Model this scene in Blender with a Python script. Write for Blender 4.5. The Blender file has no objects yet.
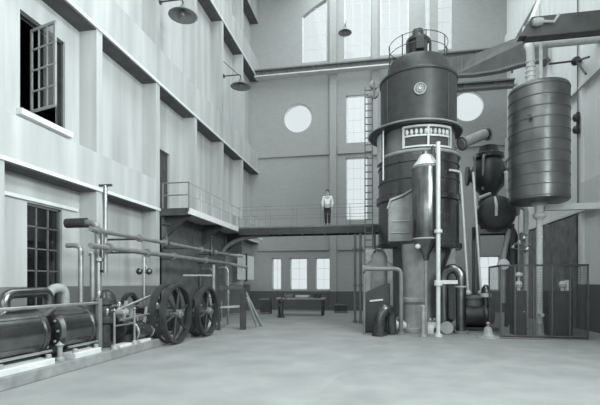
import bpy, bmesh, math, random
from mathutils import Vector, Matrix
random.seed(7)
S = bpy.context.scene
COL = S.collection
PI = math.pi

# ------------------------------------------------------------------ camera
EYE, FOC, YAW, HOR = 1.75, 430.0, math.radians(10.54), 283.0
cam = bpy.data.cameras.new('camera')
cam.sensor_width = 36.0
cam.lens = FOC / 600.0 * 36.0
cam.shift_y = (HOR - 202.5) / 600.0
cam.clip_end = 300
camo = bpy.data.objects.new('camera', cam)
camo.location = (0, 0, EYE)
camo.rotation_euler = (PI / 2, 0, YAW)
COL.objects.link(camo)
S.camera = camo
S.view_settings.view_transform = 'Standard'
S.view_settings.look = 'None'
S.view_settings.gamma = 1.0
S.view_settings.use_curve_mapping = False
S.view_settings.exposure = 0.18


def ray(px):
    xc = (px - 300.0) / FOC
    return (-math.sin(YAW) + xc * math.cos(YAW), math.cos(YAW) + xc * math.sin(YAW))


def P(px, py, t):
    """point at a sight line and a depth in metres along the view axis"""
    d = ray(px)
    return Vector((d[0] * t, d[1] * t, EYE + (HOR - py) / FOC * t))


def XB(px, Y):
    d = ray(px)
    return d[0] * Y / d[1]


# ------------------------------------------------------------------ materials
def mat(name, col, rough=0.6, metal=0.0, var=0.12, scale=3.0, col2=None, bump=0.0, spec=0.5, streak=False):
    m = bpy.data.materials.new(name)
    m.use_nodes = True
    nt = m.node_tree
    b = nt.nodes['Principled BSDF']
    b.inputs['Roughness'].default_value = rough
    b.inputs['Metallic'].default_value = metal
    b.inputs['Specular IOR Level'].default_value = spec
    c = (col, col, col) if not isinstance(col, tuple) else col
    if col2 is None:
        lo = tuple(v * (1 - var) for v in c)
        hi = tuple(min(1, v * (1 + var)) for v in c)
    else:
        lo, hi = c, ((col2,) * 3 if not isinstance(col2, tuple) else col2)
    tc = nt.nodes.new('ShaderNodeTexCoord')
    mp = nt.nodes.new('ShaderNodeMapping')
    if streak:
        mp.inputs['Scale'].default_value = (1.6, 1.6, 0.12)
    nt.links.new(tc.outputs['Object'], mp.inputs['Vector'])
    n = nt.nodes.new('ShaderNodeTexNoise')
    n.inputs['Scale'].default_value = scale
    n.inputs['Detail'].default_value = 6
    nt.links.new(mp.outputs['Vector'], n.inputs['Vector'])
    r = nt.nodes.new('ShaderNodeValToRGB')
    r.color_ramp.elements[0].position = 0.3
    r.color_ramp.elements[1].position = 0.7
    r.color_ramp.elements[0].color = (*lo, 1)
    r.color_ramp.elements[1].color = (*hi, 1)
    nt.links.new(n.outputs['Fac'], r.inputs['Fac'])
    nt.links.new(r.outputs['Color'], b.inputs['Base Color'])
    if bump:
        bp = nt.nodes.new('ShaderNodeBump')
        bp.inputs['Strength'].default_value = bump
        bp.inputs['Distance'].default_value = 0.02
        nt.links.new(n.outputs['Fac'], bp.inputs['Height'])
        nt.links.new(bp.outputs['Normal'], b.inputs['Normal'])
    return m


def wall_mat(name, upper, dado, dado_z, var=0.06):
    """lime-washed wall with a darker painted dado up to dado_z"""
    m = mat(name, upper, rough=0.85, var=var, scale=1.1, spec=0.2, streak=True)
    nt = m.node_tree
    b = nt.nodes['Principled BSDF']
    ramp = [x for x in nt.nodes if x.type == 'VALTORGB'][0]
    g = nt.nodes.new('ShaderNodeNewGeometry')
    sx = nt.nodes.new('ShaderNodeSeparateXYZ')
    nt.links.new(g.outputs['Position'], sx.inputs['Vector'])
    lt = nt.nodes.new('ShaderNodeMath')
    lt.operation = 'LESS_THAN'
    lt.inputs[1].default_value = dado_z
    nt.links.new(sx.outputs['Z'], lt.inputs[0])
    mx = nt.nodes.new('ShaderNodeMix')
    mx.data_type = 'RGBA'
    nt.links.new(lt.outputs[0], mx.inputs[0])
    nt.links.new(ramp.outputs['Color'], mx.inputs[6])
    mx.inputs[7].default_value = (dado, dado, dado, 1)
    nt.links.new(mx.outputs[2], b.inputs['Base Color'])
    return m


def brick_mat(name, c1, c2, mortar):
    m = mat(name, c1, rough=0.9, spec=0.2)
    nt = m.node_tree
    b = nt.nodes['Principled BSDF']
    tc = nt.nodes.new('ShaderNodeTexCoord')
    mp = nt.nodes.new('ShaderNodeMapping')
    mp.inputs['Rotation'].default_value = (PI / 2, 0, 0)
    nt.links.new(tc.outputs['Object'], mp.inputs['Vector'])
    br = nt.nodes.new('ShaderNodeTexBrick')
    br.inputs['Color1'].default_value = (c1, c1, c1, 1)
    br.inputs['Color2'].default_value = (c2, c2, c2, 1)
    br.inputs['Mortar'].default_value = (mortar, mortar, mortar, 1)
    br.inputs['Scale'].default_value = 2.0
    br.inputs['Mortar Size'].default_value = 0.015
    nt.links.new(mp.outputs['Vector'], br.inputs['Vector'])
    g = nt.nodes.new('ShaderNodeNewGeometry')         # dark painted dado
    sx = nt.nodes.new('ShaderNodeSeparateXYZ')
    nt.links.new(g.outputs['Position'], sx.inputs['Vector'])
    lt = nt.nodes.new('ShaderNodeMath')
    lt.operation = 'LESS_THAN'
    lt.inputs[1].default_value = 1.22
    nt.links.new(sx.outputs['Z'], lt.inputs[0])
    mx = nt.nodes.new('ShaderNodeMix')
    mx.data_type = 'RGBA'
    nt.links.new(lt.outputs[0], mx.inputs[0])
    nt.links.new(br.outputs['Color'], mx.inputs[6])
    mx.inputs[7].default_value = (.12, .12, .12, 1)
    nt.links.new(mx.outputs[2], b.inputs['Base Color'])
    return m


def glass_mat(name, tint=0.9, gloss=0.12):
    m = bpy.data.materials.new(name)
    m.use_nodes = True
    nt = m.node_tree
    nt.nodes.clear()
    o = nt.nodes.new('ShaderNodeOutputMaterial')
    t = nt.nodes.new('ShaderNodeBsdfTransparent')
    t.inputs['Color'].default_value = (tint, tint, tint, 1)
    g = nt.nodes.new('ShaderNodeBsdfGlossy')
    g.inputs['Roughness'].default_value = 0.1
    mx = nt.nodes.new('ShaderNodeMixShader')
    mx.inputs[0].default_value = gloss
    nt.links.new(t.outputs[0], mx.inputs[1])
    nt.links.new(g.outputs[0], mx.inputs[2])
    nt.links.new(mx.outputs[0], o.inputs['Surface'])
    return m


M = dict(
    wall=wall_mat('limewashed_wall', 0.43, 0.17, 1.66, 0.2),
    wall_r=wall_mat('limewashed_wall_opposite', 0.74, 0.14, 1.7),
    brick=brick_mat('grey_painted_brick', 0.36, 0.385, 0.37),
    conc=mat('concrete_floor', 0.23, rough=0.62, col2=0.31, scale=0.9, spec=0.3),
    slab=mat('worn_concrete_slab', 0.22, rough=0.6, col2=0.29, scale=1.3, spec=0.3),
    plinth=mat('concrete_plinth', 0.17, rough=0.8, col2=0.27, scale=4),
    trim=mat('painted_trim', 0.66, rough=0.7, var=0.05),
    roof=mat('roof_boards', 0.5, rough=0.9),
    steel=mat('painted_girder', 0.16, rough=0.6, var=0.2),
    steel_d=mat('dark_girder_paint', 0.10, rough=0.6, var=0.2),
    steel_l=mat('light_painted_girder', 0.4, rough=0.6, var=0.1),
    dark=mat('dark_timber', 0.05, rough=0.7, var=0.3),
    lintel=mat('tarred_lintel_plate', 0.09, rough=0.8, var=0.2),  # shade of the band undersides, put into the plate colour
    iron=mat('black_enamelled_iron', 0.03, rough=0.24, var=0.35, scale=2.0, spec=1.0),
    iron_m=mat('dull_black_iron', 0.036, rough=0.42, var=0.3),
    grey=mat('grey_machine_paint', 0.16, rough=0.45, var=0.2),
    grey2=mat('grey_casing_paint', 0.24, rough=0.5, var=0.25),
    mid=mat('weathered_casting', 0.28, rough=0.5, var=0.2),
    light=mat('pale_machine_paint', 0.55, rough=0.5, var=0.1),
    pol=mat('polished_steel', 0.62, rough=0.28, metal=0.9, var=0.1),
    pipe=mat('dull_steel_pipe', 0.30, rough=0.36, metal=0.6, var=0.2),
    lag=mat('lagged_pipe_covering', 0.50, rough=0.6, var=0.12, scale=8),
    tank=mat('riveted_tank_plate', 0.13, rough=0.34, metal=0.8, var=0.2, scale=2),
    hoop=mat('tank_hoop_iron', 0.07, rough=0.5),
    dark_b=mat('stained_boarding', 0.11, rough=0.7, var=0.3),
    dark_p=mat('grey_stained_boarding', 0.17, rough=0.7, var=0.3),
    pale=mat('white_painted_board', 0.85, rough=0.7, var=0.04),
    black=mat('flat_black_iron', 0.025, rough=0.6, var=0.3),
    sheet=mat('blued_sheet_steel', 0.19, rough=0.24, metal=0.95, var=0.3, scale=2.5),
    enamel=mat('dark_enamel', 0.2, rough=0.5),
    bulb=mat('frosted_bulb', 0.7, rough=0.3),
    frame=mat('window_paint', 0.12, rough=0.6),
    frame_l=mat('pale_window_paint', 0.75, rough=0.6),
    skin=mat('skin', 0.42, rough=0.6, var=0.05),
    shirt=mat('white_cotton', 0.80, rough=0.85, var=0.03),
    trous=mat('dark_cloth', 0.03, rough=0.9),
    hair=mat('dark_hair', 0.02, rough=0.7),
    wire=mat('galvanised_wire', 0.10, rough=0.5, metal=0.3),
    frame_m=mat('worn_window_paint', 0.28, rough=0.6),
    glass=glass_mat('window_glass', 0.97, 0.015),
    glass_d=glass_mat('dusty_glass', 0.7, 0.14),
)

# ------------------------------------------------------------------ mesh builder
ORG = {}


class MB:
    def __init__(s):
        s.v, s.f = [], []

    def add(s, vs, fs):
        b = len(s.v)
        s.v += [Vector(v) for v in vs]
        s.f += [tuple(b + i for i in f) for f in fs]
        return s

    def box(s, x0, x1, y0, y1, z0, z1):
        vs = [(x, y, z) for x in (x0, x1) for y in (y0, y1) for z in (z0, z1)]
        return s.add(vs, [(0, 1, 3, 2), (4, 6, 7, 5), (0, 4, 5, 1), (2, 3, 7, 6), (0, 2, 6, 4), (1, 5, 7, 3)])

    def obox(s, c, u, v, w):
        c, u, v, w = map(Vector, (c, u, v, w))
        vs = [c + a * u + b * v + d * w for a in (-1, 1) for b in (-1, 1) for d in (-1, 1)]
        return s.add(vs, [(0, 1, 3, 2), (4, 6, 7, 5), (0, 4, 5, 1), (2, 3, 7, 6), (0, 2, 6, 4), (1, 5, 7, 3)])

    def bar(s, p0, p1, w, h, up=(0, 0, 1)):
        p0, p1 = Vector(p0), Vector(p1)
        d = p1 - p0
        n = d.normalized()
        up = Vector(up)
        if abs(n.dot(up)) > 0.98:
            up = Vector((0, 1, 0))
        sd = n.cross(up).normalized()
        uu = sd.cross(n).normalized()
        return s.obox((p0 + p1) / 2, d / 2, sd * w / 2, uu * h / 2)

    def tube(s, pts, r, n=12, bend=0.0, closed=False, rs=None):
        pts = [Vector(p) for p in pts]
        if bend:
            q = [pts[0]]
            for i in range(1, len(pts) - 1):
                a, b, c = pts[i - 1], pts[i], pts[i + 1]
                l = min(bend, (a - b).length * 0.49, (c - b).length * 0.49)
                s0 = b + (a - b).normalized() * l
                s1 = b + (c - b).normalized() * l
                for k in range(7):
                    u = k / 6
                    q.append(s0 * (1 - u) ** 2 + b * 2 * u * (1 - u) + s1 * u * u)
            q.append(pts[-1])
            pts = q
        m = len(pts)
        if rs is None:
            rs = [r] * m
        base = len(s.v)
        t0 = (pts[1] - pts[0]).normalized()
        ref = Vector((0, 0, 1)) if abs(t0.z) < 0.9 else Vector((1, 0, 0))
        nx = t0.cross(ref).normalized()
        for i, p in enumerate(pts):
            if closed:
                t = (pts[(i + 1) % m] - pts[i - 1]).normalized()
            elif i == 0:
                t = t0
            elif i == m - 1:
                t = (pts[-1] - pts[-2]).normalized()
            else:
                t = ((pts[i + 1] - p).normalized() + (p - pts[i - 1]).normalized()).normalized()
            nx = (nx - t * nx.dot(t)).normalized()
            ny = t.cross(nx)
            for k in range(n):
                a = 2 * PI * k / n
                s.v.append(p + (nx * math.cos(a) + ny * math.sin(a)) * rs[i])
        for i in range(m if closed else m - 1):
            j = (i + 1) % m
            for k in range(n):
                k2 = (k + 1) % n
                s.f.append((base + i * n + k, base + i * n + k2, base + j * n + k2, base + j * n + k))
        if not closed:
            s.f.append(tuple(base + k for k in reversed(range(n))))
            s.f.append(tuple(base + (m - 1) * n + k for k in range(n)))
        return s

    def cyl(s, p0, p1, r, r1=None, n=20):
        return s.tube([p0, p1], r, n, rs=[r, r if r1 is None else r1])

    def lathe(s, prof, o=(0, 0, 0), ax=(0, 0, 1), n=40, a0=0.0, a1=2 * PI, x=(1, 0, 0)):
        """profile of (radius, height) round an axis; full turn or an arc"""
        o, ax = Vector(o), Vector(ax).normalized()
        x = Vector(x)
        if abs(ax.dot(x)) > 0.9:
            x = Vector((0, 1, 0))
        x = (x - ax * x.dot(ax)).normalized()
        y = ax.cross(x)
        full = abs(a1 - a0 - 2 * PI) < 1e-6
        na = n if full else n + 1
        base = len(s.v)
        for (r, h) in prof:
            for k in range(na):
                a = a0 + (a1 - a0) * k / n
                s.v.append(o + ax * h + (x * math.cos(a) + y * math.sin(a)) * max(r, 1e-4))
        m = len(prof)
        for i in range(m - 1):
            for k in range(n):
                k2 = (k + 1) % na
                s.f.append((base + i * na + k, base + i * na + k2, base + (i + 1) * na + k2, base + (i + 1) * na + k))
        if full and prof[0] != prof[-1]:
            if prof[0][0] > 1e-3:
                s.f.append(tuple(base + k for k in reversed(range(na))))
            if prof[-1][0] > 1e-3:
                s.f.append(tuple(base + (m - 1) * na + k for k in range(na)))
        return s

    def ring(s, o, ax, r0, r1, h, n=40):
        """flat ring with a square section: inner r0, outer r1, from height -h/2 to h/2"""
        b = len(s.v)
        s.lathe([(r0, -h / 2), (r1, -h / 2), (r1, h / 2), (r0, h / 2), (r0, -h / 2)], o, ax, n)
        # drop the caps that lathe adds
        s.f = [f for f in s.f if not (len(f) == n and min(f) >= b)]
        return s

    def torus(s, o, ax, R, r, n=32, m=10, a0=0, a1=2 * PI, x=(1, 0, 0)):
        o, ax = Vector(o), Vector(ax).normalized()
        x = Vector(x)
        if abs(ax.dot(x)) > 0.9:
            x = Vector((0, 1, 0))
        x = (x - ax * x.dot(ax)).normalized()
        y = ax.cross(x)
        full = abs(a1 - a0 - 2 * PI) < 1e-6
        pts = [o + (x * math.cos(a0 + (a1 - a0) * k / n) + y * math.sin(a0 + (a1 - a0) * k / n)) * R
               for k in range(n if full else n + 1)]
        return s.tube(pts, r, m, closed=full)

    def prism(s, poly, d):
        """polygon of 3-D points pushed along d"""
        n = len(poly)
        d = Vector(d)
        a = [Vector(p) for p in poly]
        return s.add(a + [p + d for p in a],
                     [tuple(reversed(range(n))), tuple(range(n, 2 * n))] +
                     [(i, (i + 1) % n, n + (i + 1) % n, n + i) for i in range(n)])

    def build(s, name, m, parent=None, at=None, bevel=0.0, smooth=True, two=None):
        me = bpy.data.meshes.new(name)
        org = ORG[parent.name] if parent is not None else Vector(at if at is not None else (0, 0, 0))
        me.from_pydata([v - org for v in s.v], [], s.f)
        bm = bmesh.new()
        bm.from_mesh(me)
        bmesh.ops.recalc_face_normals(bm, faces=bm.faces)
        if bevel:
            es = [e for e in bm.edges if len(e.link_faces) == 2 and e.calc_face_angle(0) > 0.6]
            bmesh.ops.bevel(bm, geom=es, offset=bevel, segments=2, affect='EDGES', profile=0.5)
        bm.to_mesh(me)
        bm.free()
        if smooth:
            me.polygons.foreach_set('use_smooth', [True] * len(me.polygons))
            me.set_sharp_from_angle(angle=math.radians(35))
        me.materials.append(m)
        o = bpy.data.objects.new(name, me)
        COL.objects.link(o)
        if parent is not None:
            o.parent = parent
        else:
            o.location = org
        ORG[o.name] = org
        return o


def tag(o, label=None, cat=None, group=None, kind=None):
    if label:
        o['label'] = label
    if cat:
        o['category'] = cat
    if group:
        o['group'] = group
    if kind:
        o['kind'] = kind
    return o


def thing(name, at, label, cat, group=None):
    o = bpy.data.objects.new(name, None)
    o.empty_display_size = 0.2
    o.location = at
    COL.objects.link(o)
    ORG[o.name] = Vector(at)
    return tag(o, label, cat, group)


def struct(o):
    o['kind'] = 'structure'
    return o


def wall_grid(mb, axis, a, b, u0, u1, z0, z1, holes):
    """slab between a and b on one axis, spanning u0..u1 x z0..z1, with rectangular holes (u0,u1,z0,z1)"""
    us = sorted(set([u0, u1] + [h[0] for h in holes] + [h[1] for h in holes]))
    zs = sorted(set([z0, z1] + [h[2] for h in holes] + [h[3] for h in holes]))
    solid = {}
    for i in range(len(us) - 1):
        for j in range(len(zs) - 1):
            cu, cz = (us[i] + us[i + 1]) / 2, (zs[j] + zs[j + 1]) / 2
            solid[i, j] = not any(h[0] < cu < h[1] and h[2] < cz < h[3] for h in holes)
    vid = {}

    def V(i, j, k):
        key = (i, j, k)
        if key not in vid:
            w = a if k == 0 else b
            vid[key] = len(mb.v)
            mb.v.append(Vector((w, us[i], zs[j]) if axis == 'x' else (us[i], w, zs[j])))
        return vid[key]
    for (i, j), on in solid.items():
        if not on:
            continue
        mb.f.append((V(i, j, 0), V(i + 1, j, 0), V(i + 1, j + 1, 0), V(i, j + 1, 0)))
        mb.f.append((V(i, j, 1), V(i, j + 1, 1), V(i + 1, j + 1, 1), V(i + 1, j, 1)))
        if not solid.get((i - 1, j)):
            mb.f.append((V(i, j, 0), V(i, j + 1, 0), V(i, j + 1, 1), V(i, j, 1)))
        if not solid.get((i + 1, j)):
            mb.f.append((V(i + 1, j, 0), V(i + 1, j, 1), V(i + 1, j + 1, 1), V(i + 1, j + 1, 0)))
        if not solid.get((i, j - 1)):
            mb.f.append((V(i, j, 0), V(i, j, 1), V(i + 1, j, 1), V(i + 1, j, 0)))
        if not solid.get((i, j + 1)):
            mb.f.append((V(i, j + 1, 0), V(i + 1, j + 1, 0), V(i + 1, j + 1, 1), V(i, j + 1, 1)))


# ------------------------------------------------------------------ the hall
XL, XLR, XR, XRR = -7.9, -8.45, 7.3, 7.42      # pilaster faces and recess faces
YB, YF, ZC = 27.4, -8.0, 20.75
PIL = [-5.3, -2.0, 1.3, 4.6, 7.9, 11.2, 14.5, 17.75, 21.0, 24.25]
Z1, Z2, Z3 = 4.37, 8.96, 15.1                    # undersides of the storey bands

struct(MB().box(XLR - .3, XRR + .3, YF - .3, YB + .3, -0.3, 0.0).build('floor', M['conc'], smooth=False))
# the newer slab round the turbine, a finger's breadth proud of the floor
struct(MB().prism([(-1.6, 2.0, 0), (7.84, 2.0, 0), (7.84, 20.5, 0), (1.0, 20.5, 0)], (0, 0, 0.02)).build('trim_1', M['slab'], smooth=False))

# left wall ---------------------------------------------------------------
upper_win = (8.87, 10.36, 5.88, 8.30)
lower_win = (9.08, 10.25, 0.95, 3.72)
door_up = (15.5, 16.3, 4.45, 7.0)
door_dn = (15.2, 16.3, 0.0, 3.3)
far_win = (24.75, 26.9, 2.05, 3.45)
mb = MB()
wall_grid(mb, 'x', XLR - .3, XLR, YF - .3, YB, 0, ZC, [upper_win, lower_win, door_up, door_dn, far_win])


def bands(mb, front, back, off=0.0):
    lo, hi = min(front, back), max(front, back)
    for yc in PIL:
        mb.box(lo, hi, yc - .27, yc - .01, 0, ZC)
    ys = [YF] + [v for yc in PIL for v in (yc - .27, yc - .01)] + [YB]
    for i in range(0, len(ys), 2):
        for (z0, z1) in ((Z1, 5.45), (Z2, 10.3), (Z3, 16.4), (18.9, ZC)):
            if front < 0 and z0 == Z1 and ys[i] < 15.5 < ys[i + 1]:
                z1 = 4.42                          # the gallery doorway opens through this band
            mb.box(lo, hi, ys[i], ys[i + 1], z0 + off, z1)


bands(mb, XL, XLR)
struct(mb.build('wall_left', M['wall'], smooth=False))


def soffit_shade_plates(name, front, back):
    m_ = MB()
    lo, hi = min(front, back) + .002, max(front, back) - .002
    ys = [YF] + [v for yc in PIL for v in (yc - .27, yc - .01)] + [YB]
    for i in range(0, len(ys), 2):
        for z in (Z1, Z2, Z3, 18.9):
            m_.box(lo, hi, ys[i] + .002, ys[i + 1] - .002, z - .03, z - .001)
    struct(m_.build(name, M['lintel'], smooth=False))  # added plates, their dark colour paints in the shade under the bands


soffit_shade_plates('trim_6', XL, XLR)                        # thin dark plates added to paint in the shade under the storey bands
mb = MB()
for z, d in ((Z1, .05), (Z2, .05), (Z3, .05)):
    mb.box(XL - .02, XL + d, YF, YB, z, z + .09)
struct(mb.build('trim_2', M['trim'], smooth=False))
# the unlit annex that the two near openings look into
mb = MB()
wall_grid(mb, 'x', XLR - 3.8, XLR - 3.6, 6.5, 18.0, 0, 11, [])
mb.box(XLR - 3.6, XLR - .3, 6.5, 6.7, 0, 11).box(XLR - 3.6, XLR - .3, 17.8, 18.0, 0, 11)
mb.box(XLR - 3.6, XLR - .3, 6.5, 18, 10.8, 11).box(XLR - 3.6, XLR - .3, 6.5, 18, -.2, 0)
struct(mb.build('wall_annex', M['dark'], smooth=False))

# right wall --------------------------------------------------------------
mb = MB()
rwin = [(-1.6, 0.9, 5.9, 8.4), (1.8, 4.1, 5.9, 8.4), (5.1, 7.4, 5.9, 8.4),
        (-1.6, 0.9, 11.0, 14.4), (1.8, 4.1, 11.0, 14.4), (5.1, 7.4, 11.0, 14.4)]
wall_grid(mb, 'x', XRR, XRR + .3, YF - .3, YB, 0, ZC, rwin)
bands(mb, XR, XRR)
struct(mb.build('wall_right', M['wall_r'], smooth=False))

mb = MB()
for z, d in ((Z1, .05), (Z2, .05), (Z3, .05)):
    mb.box(XR - d, XR + .02, YF, YB, z, z + .09)
struct(mb.build('trim_3', M['trim'], smooth=False))

# end wall ----------------------------------------------------------------
def xb(px):
    return XB(px, YB)


def zb(py, px):
    t = YB / ray(px)[1]
    return EYE + (HOR - py) / FOC * t


cx = xb(382.5)
hw = []                                           # holes of the end wall (x0, x1, z0, z1)
cols = [(302, 327), (344, 371), (380, 409), (425, 452)]
arch_top = [18.85, 20.1, 20.1, 18.85]
for (a, b), zt in zip(cols, arch_top):
    hw.append((xb(a), xb(b), 16.0, 20.4))
mids = [(346, 368), (384, 407)]
for a, b in mids:
    hw.append((xb(a), xb(b), 10.55, 13.65))
    hw.append((xb(a), xb(b), 5.75, 9.7))
low = [(272, 281.5), (290, 307.5), (315.5, 332), (404, 420), (436, 452), (478, 500)]
for a, b in low:
    hw.append((xb(a), xb(b), 1.3, 3.38))
rc = 0.93                                         # round windows: square hole filled by a ring plate
rounds = [(xb(298), 12.45), (xb(468), 12.45)]
for x, z in rounds:
    hw.append((x - 1.1, x + 1.1, z - 1.1, z + 1.1))
mb = MB()
wall_grid(mb, 'y', YB, YB + .35, XLR - .3, XRR + .3, 0, ZC, hw)
for x, z in rounds:                               # corner pieces that leave a round opening
    n = 32
    ci = [(x + rc * math.cos(2 * PI * k / n), z + rc * math.sin(2 * PI * k / n)) for k in range(n)]
    sq = []
    for k in range(n):
        c, s_ = math.cos(2 * PI * k / n), math.sin(2 * PI * k / n)
        q = 1.1 / max(abs(c), abs(s_))
        sq.append((x + q * c, z + q * s_))
    for k in range(n):
        k2 = (k + 1) % n
        mb.prism([(sq[k][0], YB, sq[k][1]), (sq[k2][0], YB, sq[k2][1]), (ci[k2][0], YB, ci[k2][1]), (ci[k][0], YB, ci[k][1])], (0, .35, 0))
# the spandrels that give the four tall lights their common arched head
acx, acz, aR = cx, 12.35, 8.4
for (a, b) in cols:
    x0, x1 = xb(a), xb(b)
    xs = [x0 + (x1 - x0) * k / 8 for k in range(9)]
    poly = [(x, YB, min(20.4, acz + math.sqrt(max(0.01, aR ** 2 - (x - acx) ** 2)))) for x in xs]
    poly += [(x1, YB, 20.45), (x0, YB, 20.45)]
    mb.prism(poly, (0, .35, 0))
struct(mb.build('wall_back', M['brick'], smooth=False))
# end-wall piers and bands
mb = MB()
for px in (333.5, ):
    for x in (xb(px), 2 * cx - xb(px)):
        mb.box(x - .22, x + .22, YB - .28, YB, 0, ZC)
mb.box(xb(375) - .2, xb(375) + .2, YB - .2, YB, 9.75, ZC)
struct(mb.build('trim_4', M['brick'], smooth=False))
mb = MB()
mb.box(XL, xb(329.5), YB - .12, YB, 9.95, 10.25)
mb.box(xb(337.5), -xb(337.5) + 2 * cx, YB - .12, YB, 9.95, 10.6)
mb.box(2 * cx - xb(329.5), XR, YB - .12, YB, 9.95, 10.25)
mb.box(XL, xb(329.5), YB - .1, YB, 3.85, 4.1)
mb.box(xb(337.5), -xb(337.5) + 2 * cx, YB - .1, YB, 3.85, 4.1)
struct(mb.build('trim_5', M['brick'], smooth=False))

# front wall behind the camera and the roof
mb = MB()
wall_grid(mb, 'y', YF - .3, YF, XLR - .3, XRR + .3, 0, ZC, [(-6.5, -3.5, 2, 8), (-1.8, 1.2, 2, 8), (2.8, 5.8, 2, 8)])
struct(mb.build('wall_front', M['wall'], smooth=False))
mb = MB()
x0, x1 = XLR - .3, XRR + .3
mb.box(x0, -4.8, YF - .3, YB + .35, ZC, ZC + .25).box(4.2, x1, YF - .3, YB + .35, ZC, ZC + .25)
mb.box(-4.8, 4.2, YF - .3, -5, ZC, ZC + .25).box(-4.8, 4.2, 27.3, YB + .35, ZC, ZC + .25)
struct(mb.build('ceiling', M['roof'], smooth=False))

# ------------------------------------------------------------------ windows
WN = [0]


def window_on_back(x0, x1, z0, z1, nx, nz, fm, lintel=False, y=YB + .16, arch=False):
    WN[0] += 1
    g = MB().box(x0, x1, y, y + .01, z0, z1).build('window_%d' % WN[0], M['glass'], at=((x0 + x1) / 2, y, z0), smooth=False)
    struct(g)
    f = MB()
    fw = .07
    f.box(x0, x0 + fw, y - .04, y + .05, z0, z1).box(x1 - fw, x1, y - .04, y + .05, z0, z1)
    f.box(x0, x1, y - .04, y + .05, z0, z0 + fw).box(x0, x1, y - .04, y + .05, z1 - fw, z1)
    f.build('window_frame', fm, g, smooth=False)
    b = MB()
    for k in range(1, nx):
        x = x0 + (x1 - x0) * k / nx
        b.box(x - .007, x + .007, y - .01, y + .02, z0, z1)
    for k in range(1, nz):
        z = z0 + (z1 - z0) * k / nz
        b.box(x0, x1, y - .01, y + .02, z - .007, z + .007)
    b.build('glazing_bar', fm, g, smooth=False)
    return g


for (a, b) in cols:
    window_on_back(xb(a), xb(b), 16.0, 20.4, 3, 5, M['frame_l'])
for a, b in mids:
    window_on_back(xb(a), xb(b), 10.55, 13.65, 3, 4, M['frame_l'])
    window_on_back(xb(a), xb(b), 5.75, 9.7, 3, 6, M['frame_l'])
for a, b in low:
    window_on_back(xb(a), xb(b), 1.3, 3.38, 2, 3, M['frame_l'])
for x, z in rounds:
    WN[0] += 1
    g = struct(MB().lathe([(.0, 0), (rc, 0), (rc, .01), (0, .01)], (x, YB + .16, z), (0, 1, 0), 40).build('window_%d' % WN[0], M['glass'], at=(x, YB + .16, z)))
    MB().torus((x, YB + .12, z), (0, 1, 0), rc - .02, .05, 40).build('window_frame', M['frame_l'], g)

# left wall windows
def left_window(y0, y1, z0, z1, ny, nz, fm, gm, sash_open=None):
    WN[0] += 1
    x = XLR - .12
    fw = .06
    g = None
    root = bpy.data.objects.new('window_%d' % WN[0], None)
    root.location = (x, (y0 + y1) / 2, z0)
    COL.objects.link(root)
    ORG[root.name] = Vector(root.location)
    struct(root)
    f = MB()
    f.box(x - .05, x + .06, y0, y0 + fw, z0, z1).box(x - .05, x + .06, y1 - fw, y1, z0, z1)
    f.box(x - .05, x + .06, y0, y1, z0, z0 + fw).box(x - .05, x + .06, y0, y1, z1 - fw, z1)
    f.build('window_frame', fm, root, smooth=False)
    return root, x


r1, xw = left_window(*upper_win, 3, 4, M['dark'], M['glass_d'])
# the near leaf is swung into the hall on its near jamb
hinge = P(31, 0, 10.55)
hinge.z = 0
fr = P(56, 21, 10.15)
dirv = Vector((fr.x - hinge.x, fr.y - hinge.y, 0)).normalized()
Wd = Vector((fr.x - hinge.x, fr.y - hinge.y)).length
nrm = Vector((-dirv.y, dirv.x, 0))
z0, z1 = 5.92, 7.95


def leaf(hinge, dirv, W, root):
    nrm = Vector((-dirv.y, dirv.x, 0))
    f = MB()
    for u in (0.03, W - .03):
        f.obox(hinge + dirv * u + Vector((0, 0, (z0 + z1) / 2)), dirv * .03, nrm * .022, (0, 0, (z1 - z0) / 2))
    for z in (z0 + .03, z1 - .03):
        f.obox(hinge + dirv * (W / 2) + Vector((0, 0, z)), dirv * (W / 2), nrm * .021, (0, 0, .03))
    for k in (1, 2):
        f.obox(hinge + dirv * (W * k / 3) + Vector((0, 0, (z0 + z1) / 2)), dirv * .014, nrm * .018, (0, 0, (z1 - z0) / 2))
    for k in (1, 2, 3):
        f.obox(hinge + dirv * (W / 2) + Vector((0, 0, z0 + (z1 - z0) * k / 4)), dirv * (W / 2), nrm * .017, (0, 0, .02))
    s_ = f.build('sash', M['frame_m'], root, smooth=False)
    MB().obox(hinge + dirv * (W / 2) + Vector((0, 0, (z0 + z1) / 2)), dirv * (W / 2 - .03), nrm * .004, (0, 0, (z1 - z0) / 2 - .03)).build('pane', M['glass_d'], s_, smooth=False)


leaf(hinge, dirv, Wd, r1)
MB().box(XLR, XLR + .16, upper_win[0] - .12, upper_win[1] + .12, upper_win[2] - .14, upper_win[2]).build('window_sill', M['trim'], r1, smooth=False)
r2, xw = left_window(*lower_win, 3, 5, M['frame'], M['glass_d'])
y0, y1, za, zb_ = lower_win
f = MB()
for k in range(1, 3):
    y = y0 + (y1 - y0) * k / 3
    f.box(xw - .02, xw + .03, y - .022, y + .022, za, zb_)
for k in range(1, 5):
    z = za + (zb_ - za) * k / 5
    f.box(xw - .02, xw + .03, y0, y1, z - .018, z + .018)
f.build('glazing_bar', M['frame'], r2, smooth=False)
MB().box(xw - .005, xw + .005, y0 + .06, y1 - .06, za + .06, zb_ - .06).build('pane', M['glass_d'], r2, smooth=False)
MB().box(XLR - .01, XLR + .07, 8.2, 10.8, 3.76, 3.85).build('window_lintel', M['trim'], r2, smooth=False)
r3, xw = left_window(*far_win, 2, 2, M['frame_l'], M['glass'])
f = MB()
ym = (far_win[0] + far_win[1]) / 2
f.box(xw - .02, xw + .03, ym - .06, ym + .06, far_win[2], far_win[3])
f.build('glazing_bar', M['frame'], r3, smooth=False)
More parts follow.
